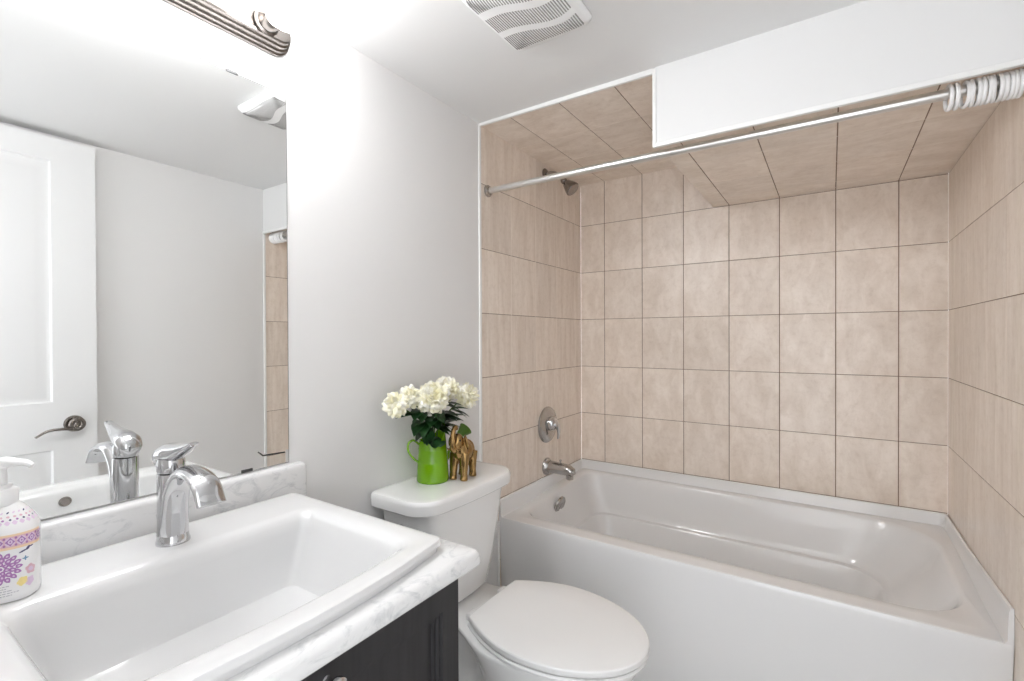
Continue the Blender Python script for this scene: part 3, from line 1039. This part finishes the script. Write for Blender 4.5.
finish(bm, 'drain', M_CHROME, t)
# overflow hole on the inside of the front wall
bm = bmesh.new()
lathe(bm, (0, 0, 0), [(0.0125, 0.003), (0.0125, -0.0015), (0.010, -0.0022), (0.009, -0.0008), (0.0, -0.0008)], 'x', 24, cap1=False)
o = finish(bm, 'overflow_ring', M_DARKCH, None)
o.parent = t
o.location = Vector((0.4915, -2.016, CT - 0.012)) - t.location
o.rotation_euler = (0, -0.24, 0)

# ------------------------------------------------------------------ faucet
FX, FY, FZ = 0.120, -2.012, CT + 0.0240
t = thing('bathroom_faucet', 'single-handle chrome faucet with arched spout at the back of the sink', 'faucet', (FX, FY, FZ))
bm = bmesh.new()
loops = []
for z, r, dx in ((0.0, 0.0275, 0.0), (0.004, 0.0275, 0.0), (0.010, 0.0255, 0.0), (0.04, 0.0242, -0.001), (0.08, 0.0235, -0.003), (0.115, 0.0230, -0.005), (0.128, 0.0225, -0.006), (0.1295, 0.020, -0.006)):
    loops.append(circ((FX + dx, FY, FZ + z), r, 'z', 32))
loft(bm, loops)
finish(bm, 'faucet_body', M_CHROME, t, angle=40)
bm = bmesh.new()
ctrl = [(0.004, 0.018), (0.008, 0.065), (0.022, 0.108), (0.056, 0.137), (0.095, 0.140), (0.130, 0.127), (0.152, 0.098)]
pts = spline([(FX + a, FY, FZ + b) for a, b in ctrl], 7)
fl = lerp_list([(0.024, 0.021), (0.0225, 0.019), (0.0215, 0.017), (0.0215, 0.013), (0.0225, 0.010), (0.0235, 0.0085), (0.0235, 0.006)], 7)
tube(bm, pts, None, 24, flat=fl, side=(0, 1, 0))
finish(bm, 'spout', M_CHROME, t, angle=50)
bm = bmesh.new()
lathe(bm, (FX - 0.006, FY, FZ + 0.1305), [(0.021, 0.0), (0.0225, 0.003), (0.0225, 0.020), (0.021, 0.026)], 'z', 28)
hdl = finish(bm, 'handle_hub', M_CHROME, t)
bm = bmesh.new()
L = []
for (x, z, hw_, th) in ((-0.034, 0.132, 0.012, 0.004), (-0.033, 0.151, 0.021, 0.013), (-0.021, 0.162, 0.0235, 0.0175), (0.002, 0.167, 0.0220, 0.018), (0.030, 0.173, 0.0175, 0.014), (0.058, 0.182, 0.013, 0.009), (0.080, 0.190, 0.010, 0.005), (0.088, 0.194, 0.008, 0.003)):
    L.append((FX + x, FY, FZ + z, hw_, th))
pts = spline([p[:3] for p in L], 4)
tube(bm, pts, None, 20, flat=lerp_list([(p[3], p[4]) for p in L], 4), side=(0, 1, 0))
finish(bm, 'lever_handle', M_CHROME, t, angle=60)
bm = bmesh.new()
lathe(bm, (FX - 0.052, FY + 0.0, FZ), [(0.0045, 0.0), (0.0045, 0.030), (0.0075, 0.033), (0.0085, 0.040), (0.005, 0.045)], 'z', 16)
finish(bm, 'drain_lift_rod', M_CHROME, t)

# ------------------------------------------------------------------ soap dispenser
PX, PY, PZ = 0.128, -2.236, CT + 0.0243
t = thing('soap_dispenser', 'white pump soap bottle with purple and orange floral print beside the sink', 'soap bottle', (PX, PY, PZ))
bw, bd = 0.042, 0.030
sb = [(0.0, 0.93), (0.003, 0.99), (0.010, 1.0), (0.095, 1.0), (0.103, 0.985), (0.110, 0.94), (0.122, 0.78), (0.132, 0.60), (0.137, 0.47), (0.139, 0.42)]
BANG = math.radians(62)         # the broad face looks towards the camera


def bpt(a, h, off=0.0):
    """point on the bottle surface, a = angle around, h = height"""
    for (h0, s0), (h1, s1) in zip(sb[:-1], sb[1:]):
        if h <= h1:
            s = s0 + (s1 - s0) * (h - h0) / (h1 - h0)
            break
    ex = 2.5
    c, si_ = math.cos(a), math.sin(a)
    fx = abs(c) ** (2 / ex) * (1 if c >= 0 else -1)
    fy = abs(si_) ** (2 / ex) * (1 if si_ >= 0 else -1)
    u, v = (bw * fx) * s, (bd * fy) * s
    n = Vector((u / bw ** 2, v / bd ** 2)).normalized()
    u += n.x * off
    v += n.y * off
    ca, sa = math.cos(BANG), math.sin(BANG)
    return Vector((PX + u * ca - v * sa, PY + u * sa + v * ca, PZ + h))


bm = bmesh.new()
loft(bm, [[bpt(2 * PI * i / 56, h) for i in range(56)] for h, s in sb])
bottle = finish(bm, 'bottle', M_BOTTLE, t, angle=50)
bm = bmesh.new()
lathe(bm, (PX, PY, PZ + 0.136), [(0.0185, 0.0), (0.019, 0.002), (0.019, 0.020), (0.0175, 0.0225), (0.0125, 0.024), (0.0125, 0.029), (0.008, 0.030), (0.0070, 0.052), (0.0085, 0.056)], 'z', 30)
finish(bm, 'pump_collar', M_PLAST, t)
bm = bmesh.new()
nd_ = Vector((0.70, 0.71, 0)).normalized()
b0 = Vector((PX, PY, PZ + 0.197))
pts = spline([b0 - nd_ * 0.012, b0 + nd_ * 0.006 + Vector((0, 0, 0.0015)), b0 + nd_ * 0.020 + Vector((0, 0, 0.000)), b0 + nd_ * 0.031 + Vector((0, 0, -0.001)), b0 + nd_ * 0.040 + Vector((0, 0, -0.006))], 5)
tube(bm, pts, None, 14, flat=lerp_list([(0.009, 0.005), (0.0105, 0.0075), (0.0075, 0.0058), (0.0060, 0.0048), (0.0045, 0.004)], 5), side=nd_.cross(Vector((0, 0, 1))))
lathe(bm, (PX, PY, PZ + 0.188), [(0.0080, 0.0), (0.0105, 0.003), (0.0105, 0.009)], 'z', 20)
finish(bm, 'pump_head', M_PLAST, t)

# printed decoration: thin printed shapes that follow the bottle surface


def surf_arc(a0, s):
    """angle reached by walking s metres along the surface from angle a0 (at full width)"""
    a = a0
    step = 0.01 if s > 0 else -0.01
    acc = 0.0
    p = bpt(a, 0.05)
    while abs(acc) < abs(s):
        a += step
        q_ = bpt(a, 0.05)
        acc += (q_ - p).length * (1 if s > 0 else -1)
        p = q_
        if abs(a - a0) > PI:
            break
    return a


_tab = {}


def smap(u, h, off):
    key = round(u, 4)
    if key not in _tab:
        _tab[key] = surf_arc(A_FRONT, u)
    return bpt(_tab[key], h, off)


PRINT = bmesh.new()
PMATS = [M_PURP, M_PINK, M_LILAC, M_ORNG, M_YELL, M_NAVY, M_BLUE, M_GREY]


def pr(m, poly, lift=0.0003):
    vs = [PRINT.verts.new(smap(u, h, lift)) for u, h in poly]
    c = (sum(p[0] for p in poly) / len(poly), sum(p[1] for p in poly) / len(poly))
    vc = PRINT.verts.new(smap(c[0], c[1], lift))
    for i in range(len(vs)):
        PRINT.faces.new((vs[i], vs[(i + 1) % len(vs)], vc)).material_index = PMATS.index(m)


def blob(m, u, h, ru, rh, n=10, rot=0.0, lift=0.0003, wob=0.0, k=6):
    P = []
    for i in range(n):
        a = 2 * PI * i / n
        w_ = 1 + wob * math.cos(k * a)
        x, y = ru * w_ * math.cos(a), rh * w_ * math.sin(a)
        P.append((u + x * math.cos(rot) - y * math.sin(rot), h + x * math.sin(rot) + y * math.cos(rot)))
    pr(m, P, lift)


def band(m, h0, h1, u0, u1, lift=0.0002, n=40):
    bmx = PRINT
    prev = None
    for i in range(n + 1):
        u = u0 + (u1 - u0) * i / n
        a_, b_ = bmx.verts.new(smap(u, h0, lift)), bmx.verts.new(smap(u, h1, lift))
        if prev:
            bmx.faces.new((prev[0], a_, b_, prev[1])).material_index = PMATS.index(m)
        prev = (a_, b_)


# front of the print = direction to the camera, walked on the surface
tocam = Vector((CAM.x - PX, CAM.y - PY, 0))
A_FRONT = math.atan2(tocam.y, tocam.x) - BANG
U0, U1 = -0.055, 0.040
band(M_ORNG, 0.076, 0.0975, U0, U1, 0.00018)
band(M_PINK, 0.0795, 0.0945, U0, U1, 0.00026)
for k in range(-5, 4):
    u = 0.002 + k * 0.0115
    blob(M_LILAC, u, 0.087, 0.0052, 0.0064, 14, lift=0.00036)
    blob(M_PURP, u, 0.087, 0.0040, 0.0050, 12, lift=0.00042, wob=0.25, k=4)
    blob(M_LILAC, u, 0.087, 0.0024, 0.0032, 10, lift=0.0005)
    blob(M_PURP, u, 0.087, 0.0010, 0.0014, 8, lift=0.00058)
    for dh in (0.0050, -0.0050):
        blob(M_PURP, u + 0.0057, 0.087 + dh, 0.0014, 0.0018, 8, lift=0.0004)


def rosette(u, h, R, c1, c2):
    for ring, (rad_, n_, sz_) in enumerate(((0.90, 16, 0.15), (0.62, 11, 0.16), (0.34, 7, 0.14))):
        for i in range(n_):
            a = 2 * PI * i / n_ + ring * 0.3
            blob(c1, u + R * rad_ * math.cos(a), h + R * rad_ * math.sin(a), R * sz_ * 1.3, R * sz_ * 1.0, 10, a, 0.0003, wob=0.12, k=3)
            blob(c2, u + R * rad_ * math.cos(a), h + R * rad_ * math.sin(a), R * sz_ * 0.5, R * sz_ * 0.36, 8, a, 0.0004)
    blob(c1, u, h, R * 0.12, R * 0.12, 8)


rosette(-0.008, 0.050, 0.0205, M_PURP, M_LILAC)
rosette(-0.046, 0.046, 0.0165, M_PINK, M_LILAC)
# small blossoms at the right
blob(M_PINK, 0.0235, 0.041, 0.0060, 0.0072, 16, 0.3, wob=0.14, k=5)
blob(M_LILAC, 0.0235, 0.041, 0.0030, 0.0036, 12, 0.3, 0.0004)
blob(M_YELL, 0.0140, 0.0265, 0.0055, 0.0066, 16, -0.5, wob=0.12, k=5)
blob(M_LILAC, 0.0225, 0.0235, 0.0048, 0.0066, 16, -0.3, wob=0.15, k=5)
blob(M_BLUE, 0.0175, 0.0590, 0.0011, 0.0038, 8)
blob(M_BLUE, 0.0175, 0.0590, 0.0038, 0.0011, 8, lift=0.0004)
blob(M_NAVY, 0.0150, 0.0700, 0.0050, 0.0012, 10, 0.35)
blob(M_NAVY, 0.0205, 0.0730, 0.0035, 0.0018, 10, 0.9)
blob(M_NAVY, 0.0245, 0.0745, 0.0028, 0.0010, 10, 0.2)
blob(M_NAVY, -0.0300, 0.0690, 0.0045, 0.0012, 10, -0.3)
for i, (u, l_) in enumerate(((-0.020, 0.019), (-0.020, 0.016), (-0.020, 0.020), (-0.022, 0.030), (-0.022, 0.026))):    # lines of small unreadable print
    h = 0.0235 - i * 0.0034
    x = u
    while x < u + l_:
        d_ = random.uniform(0.0016, 0.0042)
        pr(M_GREY, [(x, h), (x + d_, h), (x + d_, h + 0.0011), (x, h + 0.0011)])
        x += d_ + 0.0010
# shoulder print
for i in range(-6, 6):
    u = i * 0.0085
    blob(M_LILAC, u, 0.1135, 0.0030, 0.0028, 10, wob=0.2, k=4)
    blob(M_PURP if i % 2 else M_NAVY, u + 0.004, 0.1175, 0.0017, 0.0014, 8)
    blob(M_PINK, u + 0.002, 0.1215, 0.0022, 0.0014, 8)
    blob(M_NAVY if i % 3 == 0 else M_LILAC, u + 0.003, 0.1270, 0.0026, 0.0010, 8, 0.4)
finish(PRINT, 'floral_print', PMATS, bottle, smooth=False)

# ------------------------------------------------------------------ watering-can vase
VX, VY, VZ = 0.084, -1.272, 0.8013
t = thing('watering_can_vase', 'lime green watering can used as a vase on the toilet tank lid', 'vase', (VX, VY, VZ))
bm = bmesh.new()
nn = 40
prof = [(0.0495, 0.0), (0.0515, 0.003), (0.0515, 0.008), (0.0485, 0.060), (0.0483, 0.064), (0.0472, 0.066), (0.0455, 0.100), (0.0455, 0.1045), (0.0445, 0.106), (0.0425, 0.130)]
loops = []
rimdir = math.atan2(0.62, 0.30)           # side of the raised collar (towards the elephant)


def canrim(i):
    a = 2 * PI * i / nn
    d_ = math.cos(a - rimdir)
    return 0.052 * max(0.0, (d_ - 0.35) / 0.65) ** 1.1


for r, h in prof:
    L = []
    for i in range(nn):
        a = 2 * PI * i / nn
        hh = h + (canrim(i) if h == 0.130 else 0)
        r2 = r - (0.004 * canrim(i) / 0.052 if h == 0.130 else 0)
        L.append(Vector((VX + r2 * math.cos(a), VY + r2 * math.sin(a), VZ + hh)))
    loops.append(L)
for r, h in ((0.0395, 0.1295), (0.042, 0.100), (0.045, 0.02)):
    L = []
    for i in range(nn):
        a = 2 * PI * i / nn
        hh = h + (canrim(i) if h == 0.1295 else 0)
        r2 = r - (0.004 * canrim(i) / 0.052 if h == 0.1295 else 0)
        L.append(Vector((VX + r2 * math.cos(a), VY + r2 * math.sin(a), VZ + hh)))
    loops.append(L)
loft(bm, loops)
finish(bm, 'can_body', M_GREEN, t, angle=45)
bm = bmesh.new()
hdv = Vector((-0.50, -0.86, 0)).normalized()
c0 = Vector((VX, VY, VZ))
pts = spline([c0 + hdv * 0.043 + Vector((0, 0, 0.118)), c0 + hdv * 0.062 + Vector((0, 0, 0.133)), c0 + hdv * 0.078 + Vector((0, 0, 0.124)), c0 + hdv * 0.078 + Vector((0, 0, 0.100)), c0 + hdv * 0.062 + Vector((0, 0, 0.076)), c0 + hdv * 0.046 + Vector((0, 0, 0.062))], 6)
tube(bm, pts, None, 12, flat=[(0.0065, 0.0035)] * len(pts), side=hdv.cross(Vector((0, 0, 1))))
finish(bm, 'can_handle', M_GREEN, t, angle=60)
bm = bmesh.new()
sdv = Vector((-0.12, 1.0, 0)).normalized()
pts = spline([c0 + sdv * 0.045 + Vector((0, 0, 0.035)), c0 + sdv * 0.092 + Vector((0, 0, 0.066)), c0 + sdv * 0.146 + Vector((0, 0, 0.112))], 6)
tube(bm, pts, lerp_list([0.012, 0.009, 0.0075], 6), 16)
spt = finish(bm, 'can_spout', M_GREEN, t, angle=60)
bm = bmesh.new()
p0 = c0 + sdv * 0.140 + Vector((0, 0, 0.107))
dv = (sdv * 0.78 + Vector((0.30, 0, 0.62))).normalized()
lathe(bm, (0, 0, 0), [(0.0085, 0.0), (0.010, 0.008), (0.0155, 0.024), (0.024, 0.045), (0.0255, 0.047), (0.0245, 0.049), (0.0, 0.052)], 'z', 28, cap1=False)
q = Vector((0, 0, 1)).rotation_difference(dv)
bmesh.ops.transform(bm, matrix=Matrix.Translation(p0) @ q.to_matrix().to_4x4(), verts=bm.verts)
finish(bm, 'sprinkler_rose', M_GREEND, spt, angle=40)


# ------------------------------------------------------------------ peonies
def petal(bm, base, d, side, ln, wd, curl, cup):
    """one ruffled cupped petal from base along d"""
    nrm = d.cross(side).normalized()
    nu, nv = 4, 5
    g = []
    for j in range(nv):
        t_ = j / (nv - 1)
        wv = wd * (0.35 + 1.0 * math.sin(PI * min(1, 0.18 + 0.62 * t_)) ) * 0.75
        row = []
        for i in range(nu):
            s = (i / (nu - 1) - 0.5) * 2
            p = base + d * (ln * t_) + side * (wv * s * 0.5) + nrm * (curl * t_ * t_ * ln + cup * s * s * wd)
            if j == nv - 1:
                p += d * (-0.18 * ln * s * s + random.uniform(-0.07, 0.07) * ln)
            p += nrm * random.uniform(-0.03, 0.03) * ln
            row.append(bm.verts.new(p))
        g.append(row)
    for j in range(nv - 1):
        for i in range(nu - 1):
            bm.faces.new((g[j][i], g[j][i + 1], g[j + 1][i + 1], g[j + 1][i]))


def bloom_mesh(bm, c, face, R, shag=0.0, npet=110):
    face = Vector(face).normalized()
    ellipsoid(bm, c, (R * 0.55, R * 0.55, R * 0.5), None, 14, 8)
    a = Vector((0, 0, 1)) if abs(face.z) < 0.8 else Vector((1, 0, 0))
    e1 = face.cross(a).normalized()
    e2 = face.cross(e1).normalized()
    ga = PI * (3 - math.sqrt(5))
    for k in range(npet):
        f = (k + 0.5) / npet
        th = math.acos(1 - 1.55 * f)               # covers the front and sides of the ball
        ph = k * ga + random.uniform(-0.2, 0.2)
        n = (face * math.cos(th) + (e1 * math.cos(ph) + e2 * math.sin(ph)) * math.sin(th)).normalized()
        base = Vector(c) + n * R * 0.36
        # petals lean outwards towards the rim of the flower
        out_ = (n + face * (0.25 - shag) + Vector((random.uniform(-1, 1), random.uniform(-1, 1), random.uniform(-1, 1))) * 0.25).normalized()
        side = out_.cross(face + Vector((0.01, 0.02, 0.03)))
        if side.length < 0.15:
            side = e1.copy()
        side = (side.normalized() + e2 * random.uniform(-0.3, 0.3)).normalized()
        ln = R * random.uniform(0.52, 0.72)
        petal(bm, base, out_, side, ln, R * random.uniform(0.34, 0.50) * (1 - 0.35 * shag), random.uniform(-0.25, 0.45), random.uniform(-0.1, 0.35))


def leaf_mesh(bm, base, d, up_, ln, wd):
    d = Vector(d).normalized()
    side = d.cross(Vector(up_)).normalized()
    nrm = side.cross(d).normalized()
    nv = 7
    prev = None
    for j in range(nv):
        t_ = j / (nv - 1)
        wv = wd * math.sin(PI * (0.06 + 0.94 * t_) ** 0.85) if j < nv - 1 else 0.0006
        c = Vector(base) + d * ln * t_ + nrm * (-0.28 * ln * t_ * t_)
        row = []
        for p in (c + side * wv * 0.5 + nrm * wv * 0.12, c, c - side * wv * 0.5 + nrm * wv * 0.12):
            if p.z < VZ + 0.120:
                p = Vector((p.x, p.y, VZ + 0.120 + (p.z - VZ - 0.120) * 0.25))
            rd = Vector((p.x - VX, p.y - VY, 0))
            if p.z < VZ + 0.134 and rd.length < 0.0545:      # hangs outside the rim instead of through the pot
                q_ = 0.0545 - 0.010 * max(0.0, (p.z - VZ - 0.124) / 0.010)
                if rd.length < q_:
                    rd = rd.normalized() * q_
                p = Vector((VX + rd.x, VY + rd.y, p.z))
            row.append(bm.verts.new(p))
        if prev:
            for i in range(2):
                bm.faces.new((prev[i], prev[i + 1], row[i + 1], row[i]))
        prev = row


mouth = Vector((VX, VY, VZ + 0.118))
flowers = [
    ('shaggy cream-white peony drooping low at the left side of the bouquet', (0.098, -1.440, 1.062), (0.42, -0.85, 0.02), 0.040, 0.45),
    ('largest cream-white peony, full and ruffled, in the middle of the bouquet', (0.130, -1.318, 1.073), (0.75, -0.55, 0.35), 0.052, 0.0),
    ('small cream-white peony tucked behind the big bloom at its left', (0.085, -1.372, 1.078), (0.45, -0.7, 0.45), 0.036, 0.1),
    ('cream-white peony highest in the bouquet, right of the big bloom', (0.100, -1.225, 1.090), (0.65, -0.4, 0.6), 0.042, 0.0),
    ('open cream-white peony with spread petals at the right side of the bouquet', (0.112, -1.135, 1.058), (0.70, 0.05, 0.25), 0.046, 0.5),
]
lf = [
    [((-0.3, -0.85, 0.35), 0.055, 0.030), ((0.4, -0.8, -0.1), 0.06, 0.032), ((0.65, -0.7, -0.35), 0.05, 0.028)],
    [((0.85, -0.3, -0.1), 0.055, 0.034), ((0.6, -0.75, 0.1), 0.06, 0.034), ((0.75, 0.3, 0.0), 0.05, 0.030), ((0.55, -0.45, -0.15), 0.050, 0.032)],
    [((0.5, -0.85, 0.0), 0.055, 0.032), ((0.75, -0.55, 0.25), 0.055, 0.032), ((0.1, -0.9, -0.2), 0.055, 0.030)],
    [((0.7, 0.45, 0.2), 0.055, 0.030), ((0.8, 0.1, 0.2), 0.06, 0.034), ((0.35, 0.9, 0.0), 0.055, 0.028)],
    [((0.45, 0.85, -0.15), 0.055, 0.026), ((0.75, 0.5, 0.35), 0.055, 0.028), ((0.5, 0.7, 0.45), 0.06, 0.028)],
]
for k, (lab, c, face, R, shag) in enumerate(flowers):
    c = Vector(c)
    f = Vector(face).normalized()
    root = c0 + Vector((0.012 * math.cos(k * 1.3), 0.012 * math.sin(k * 1.3), 0.012))
    th = thing('peony_flower', lab, 'flower', root, 'white peonies in the watering can')
    bm = bmesh.new()
    bloom_mesh(bm, c, face, R, shag, int(95 * (R / 0.042) ** 1.2))
    finish(bm, 'bloom', M_PETAL, th, angle=180, recalc=False)
    off = (c - mouth)
    mid = mouth + Vector((off.x * 0.22, off.y * 0.22, off.z * 0.45))
    low = c0 + Vector((off.x * 0.06, off.y * 0.06, 0.07))
    pts = spline([root, low, mouth * 0.6 + low * 0.4 + Vector((off.x * 0.06, off.y * 0.06, 0.0)), mid, c - f * R * 0.4], 6)
    bm = bmesh.new()
    tube(bm, pts, 0.0024, 8)
    finish(bm, 'stem', M_STEM, th)
    for q_, (d_, ln, wd) in enumerate(lf[k]):
        bm = bmesh.new()
        tt = pts[len(pts) - 2 - int((q_ + 1) * 2.2)]
        leaf_mesh(bm, tt, d_, (0, 0, 1), ln * 1.35, wd * 1.4)
        # a leaflet pair springing from the same stalk
        dd = Vector(d_)
        leaf_mesh(bm, tt, dd + Vector((0.3, 0.2, -0.2)), (0.2, 0, 1), ln * 1.2, wd * 1.25)
        leaf_mesh(bm, tt, dd + Vector((0.1, -0.35, 0.35)), (0.2, 0.1, 1), ln * 1.1, wd * 1.15)
        finish(bm, 'leaf', M_LEAF, th, angle=180, recalc=False)

# ------------------------------------------------------------------ golden elephant
EX, EY, EZ = 0.151, -1.206, 0.8013
t = thing('elephant_figurine', 'gold elephant figurine with raised trunk beside the green watering can', 'figurine', (EX, EY, EZ))


def blobmesh(bm, vox, sm):
    """fuse the shapes in bm into one continuous skin"""
    me = bpy.data.meshes.new('tmp')
    bm.to_mesh(me)
    bm.free()
    o = bpy.data.objects.new('tmp', me)
    COL.objects.link(o)
    r_ = o.modifiers.new('r', 'REMESH')
    r_.mode = 'VOXEL'
    r_.voxel_size = vox
    s_ = o.modifiers.new('s', 'SMOOTH')
    s_.iterations = sm
    s_.factor = 0.5
    dg = bpy.context.evaluated_depsgraph_get()
    dg.update()
    ne = bpy.data.meshes.new_from_object(o.evaluated_get(dg))
    bpy.data.objects.remove(o)
    b2 = bmesh.new()
    b2.from_mesh(ne)
    return b2


# local frame: +X forwards (where it looks), +Y its left, Z up
bm = bmesh.new()
ellipsoid(bm, (-0.012, 0, 0.078), (0.042, 0.030, 0.032))
ellipsoid(bm, (-0.034, 0, 0.080), (0.026, 0.027, 0.030))
ellipsoid(bm, (0.016, 0, 0.086), (0.026, 0.026, 0.032))
ellipsoid(bm, (0.034, 0, 0.112), (0.021, 0.019, 0.024), Euler((0, -0.4, 0)))
for sx, sy in ((0.020, 1), (0.020, -1), (-0.040, 1), (-0.040, -1)):
    fwd = 0.012 if (sx > 0) else 0.0
    yy = sy * 0.0175
    tube(bm, spline([(sx - 0.004, yy * 0.85, 0.075), (sx + fwd * 0.3, yy, 0.048), (sx + fwd * 0.6, yy * 1.05, 0.022), (sx + fwd * 0.6, yy * 1.08, 0.006), (sx + fwd * 0.6, yy * 1.08, 0.0008)], 4), lerp_list([0.019, 0.0145, 0.0112, 0.0122, 0.0124], 4), 16)
    ellipsoid(bm, (sx + fwd * 0.6 + 0.004, yy * 1.08, 0.006), (0.0125, 0.0115, 0.006))
# trunk: down the face, swung up and curled back over the forehead
tr = spline([(0.046, 0, 0.104), (0.057, 0, 0.092), (0.068, 0, 0.100), (0.069, 0, 0.124), (0.062, 0, 0.147), (0.048, 0, 0.155), (0.038, 0, 0.147)], 6)
tube(bm, tr, lerp_list([0.0130, 0.0110, 0.0095, 0.0085, 0.0075, 0.0065, 0.0055], 6), 14)
# ears folded back
for s in (1, -1):
    ellipsoid(bm, (0.018, s * 0.024, 0.110), (0.017, 0.0055, 0.022), Euler((s * 0.25, 0, s * 0.55)))
    tube(bm, spline([(0.048, s * 0.011, 0.100), (0.062, s * 0.015, 0.092), (0.074, s * 0.016, 0.098)], 4), lerp_list([0.0048, 0.0040, 0.0025], 4), 10)
# tail
tube(bm, spline([(-0.056, 0, 0.092), (-0.064, 0, 0.075), (-0.062, 0, 0.055)], 4), lerp_list([0.005, 0.0042, 0.0045], 4), 10)
b2 = blobmesh(bm, 0.0021, 4)
zmin = min(v.co.z for v in b2.verts)
hd_ = math.radians(-80)              # heading towards the camera, turned a little
Mx = Matrix.Translation((EX, EY, EZ - zmin)) @ Matrix.Rotation(hd_, 4, 'Z') @ Matrix.Diagonal((0.86, 1.05, 1.12, 1))
bmesh.ops.transform(b2, matrix=Mx, verts=b2.verts)
zmin = min(v.co.z for v in b2.verts)
for v in b2.verts:
    v.co.z += EZ - zmin
finish(b2, 'elephant_body', M_GOLD, t, angle=180)
for s in (1, -1):
    bm = bmesh.new()
    ellipsoid(bm, (0.048, s * 0.0165, 0.118), (0.0026, 0.0022, 0.0030), u=10, v=8)
    bmesh.ops.transform(bm, matrix=Mx, verts=bm.verts)
    finish(bm, 'eye', M_BLACK, t)
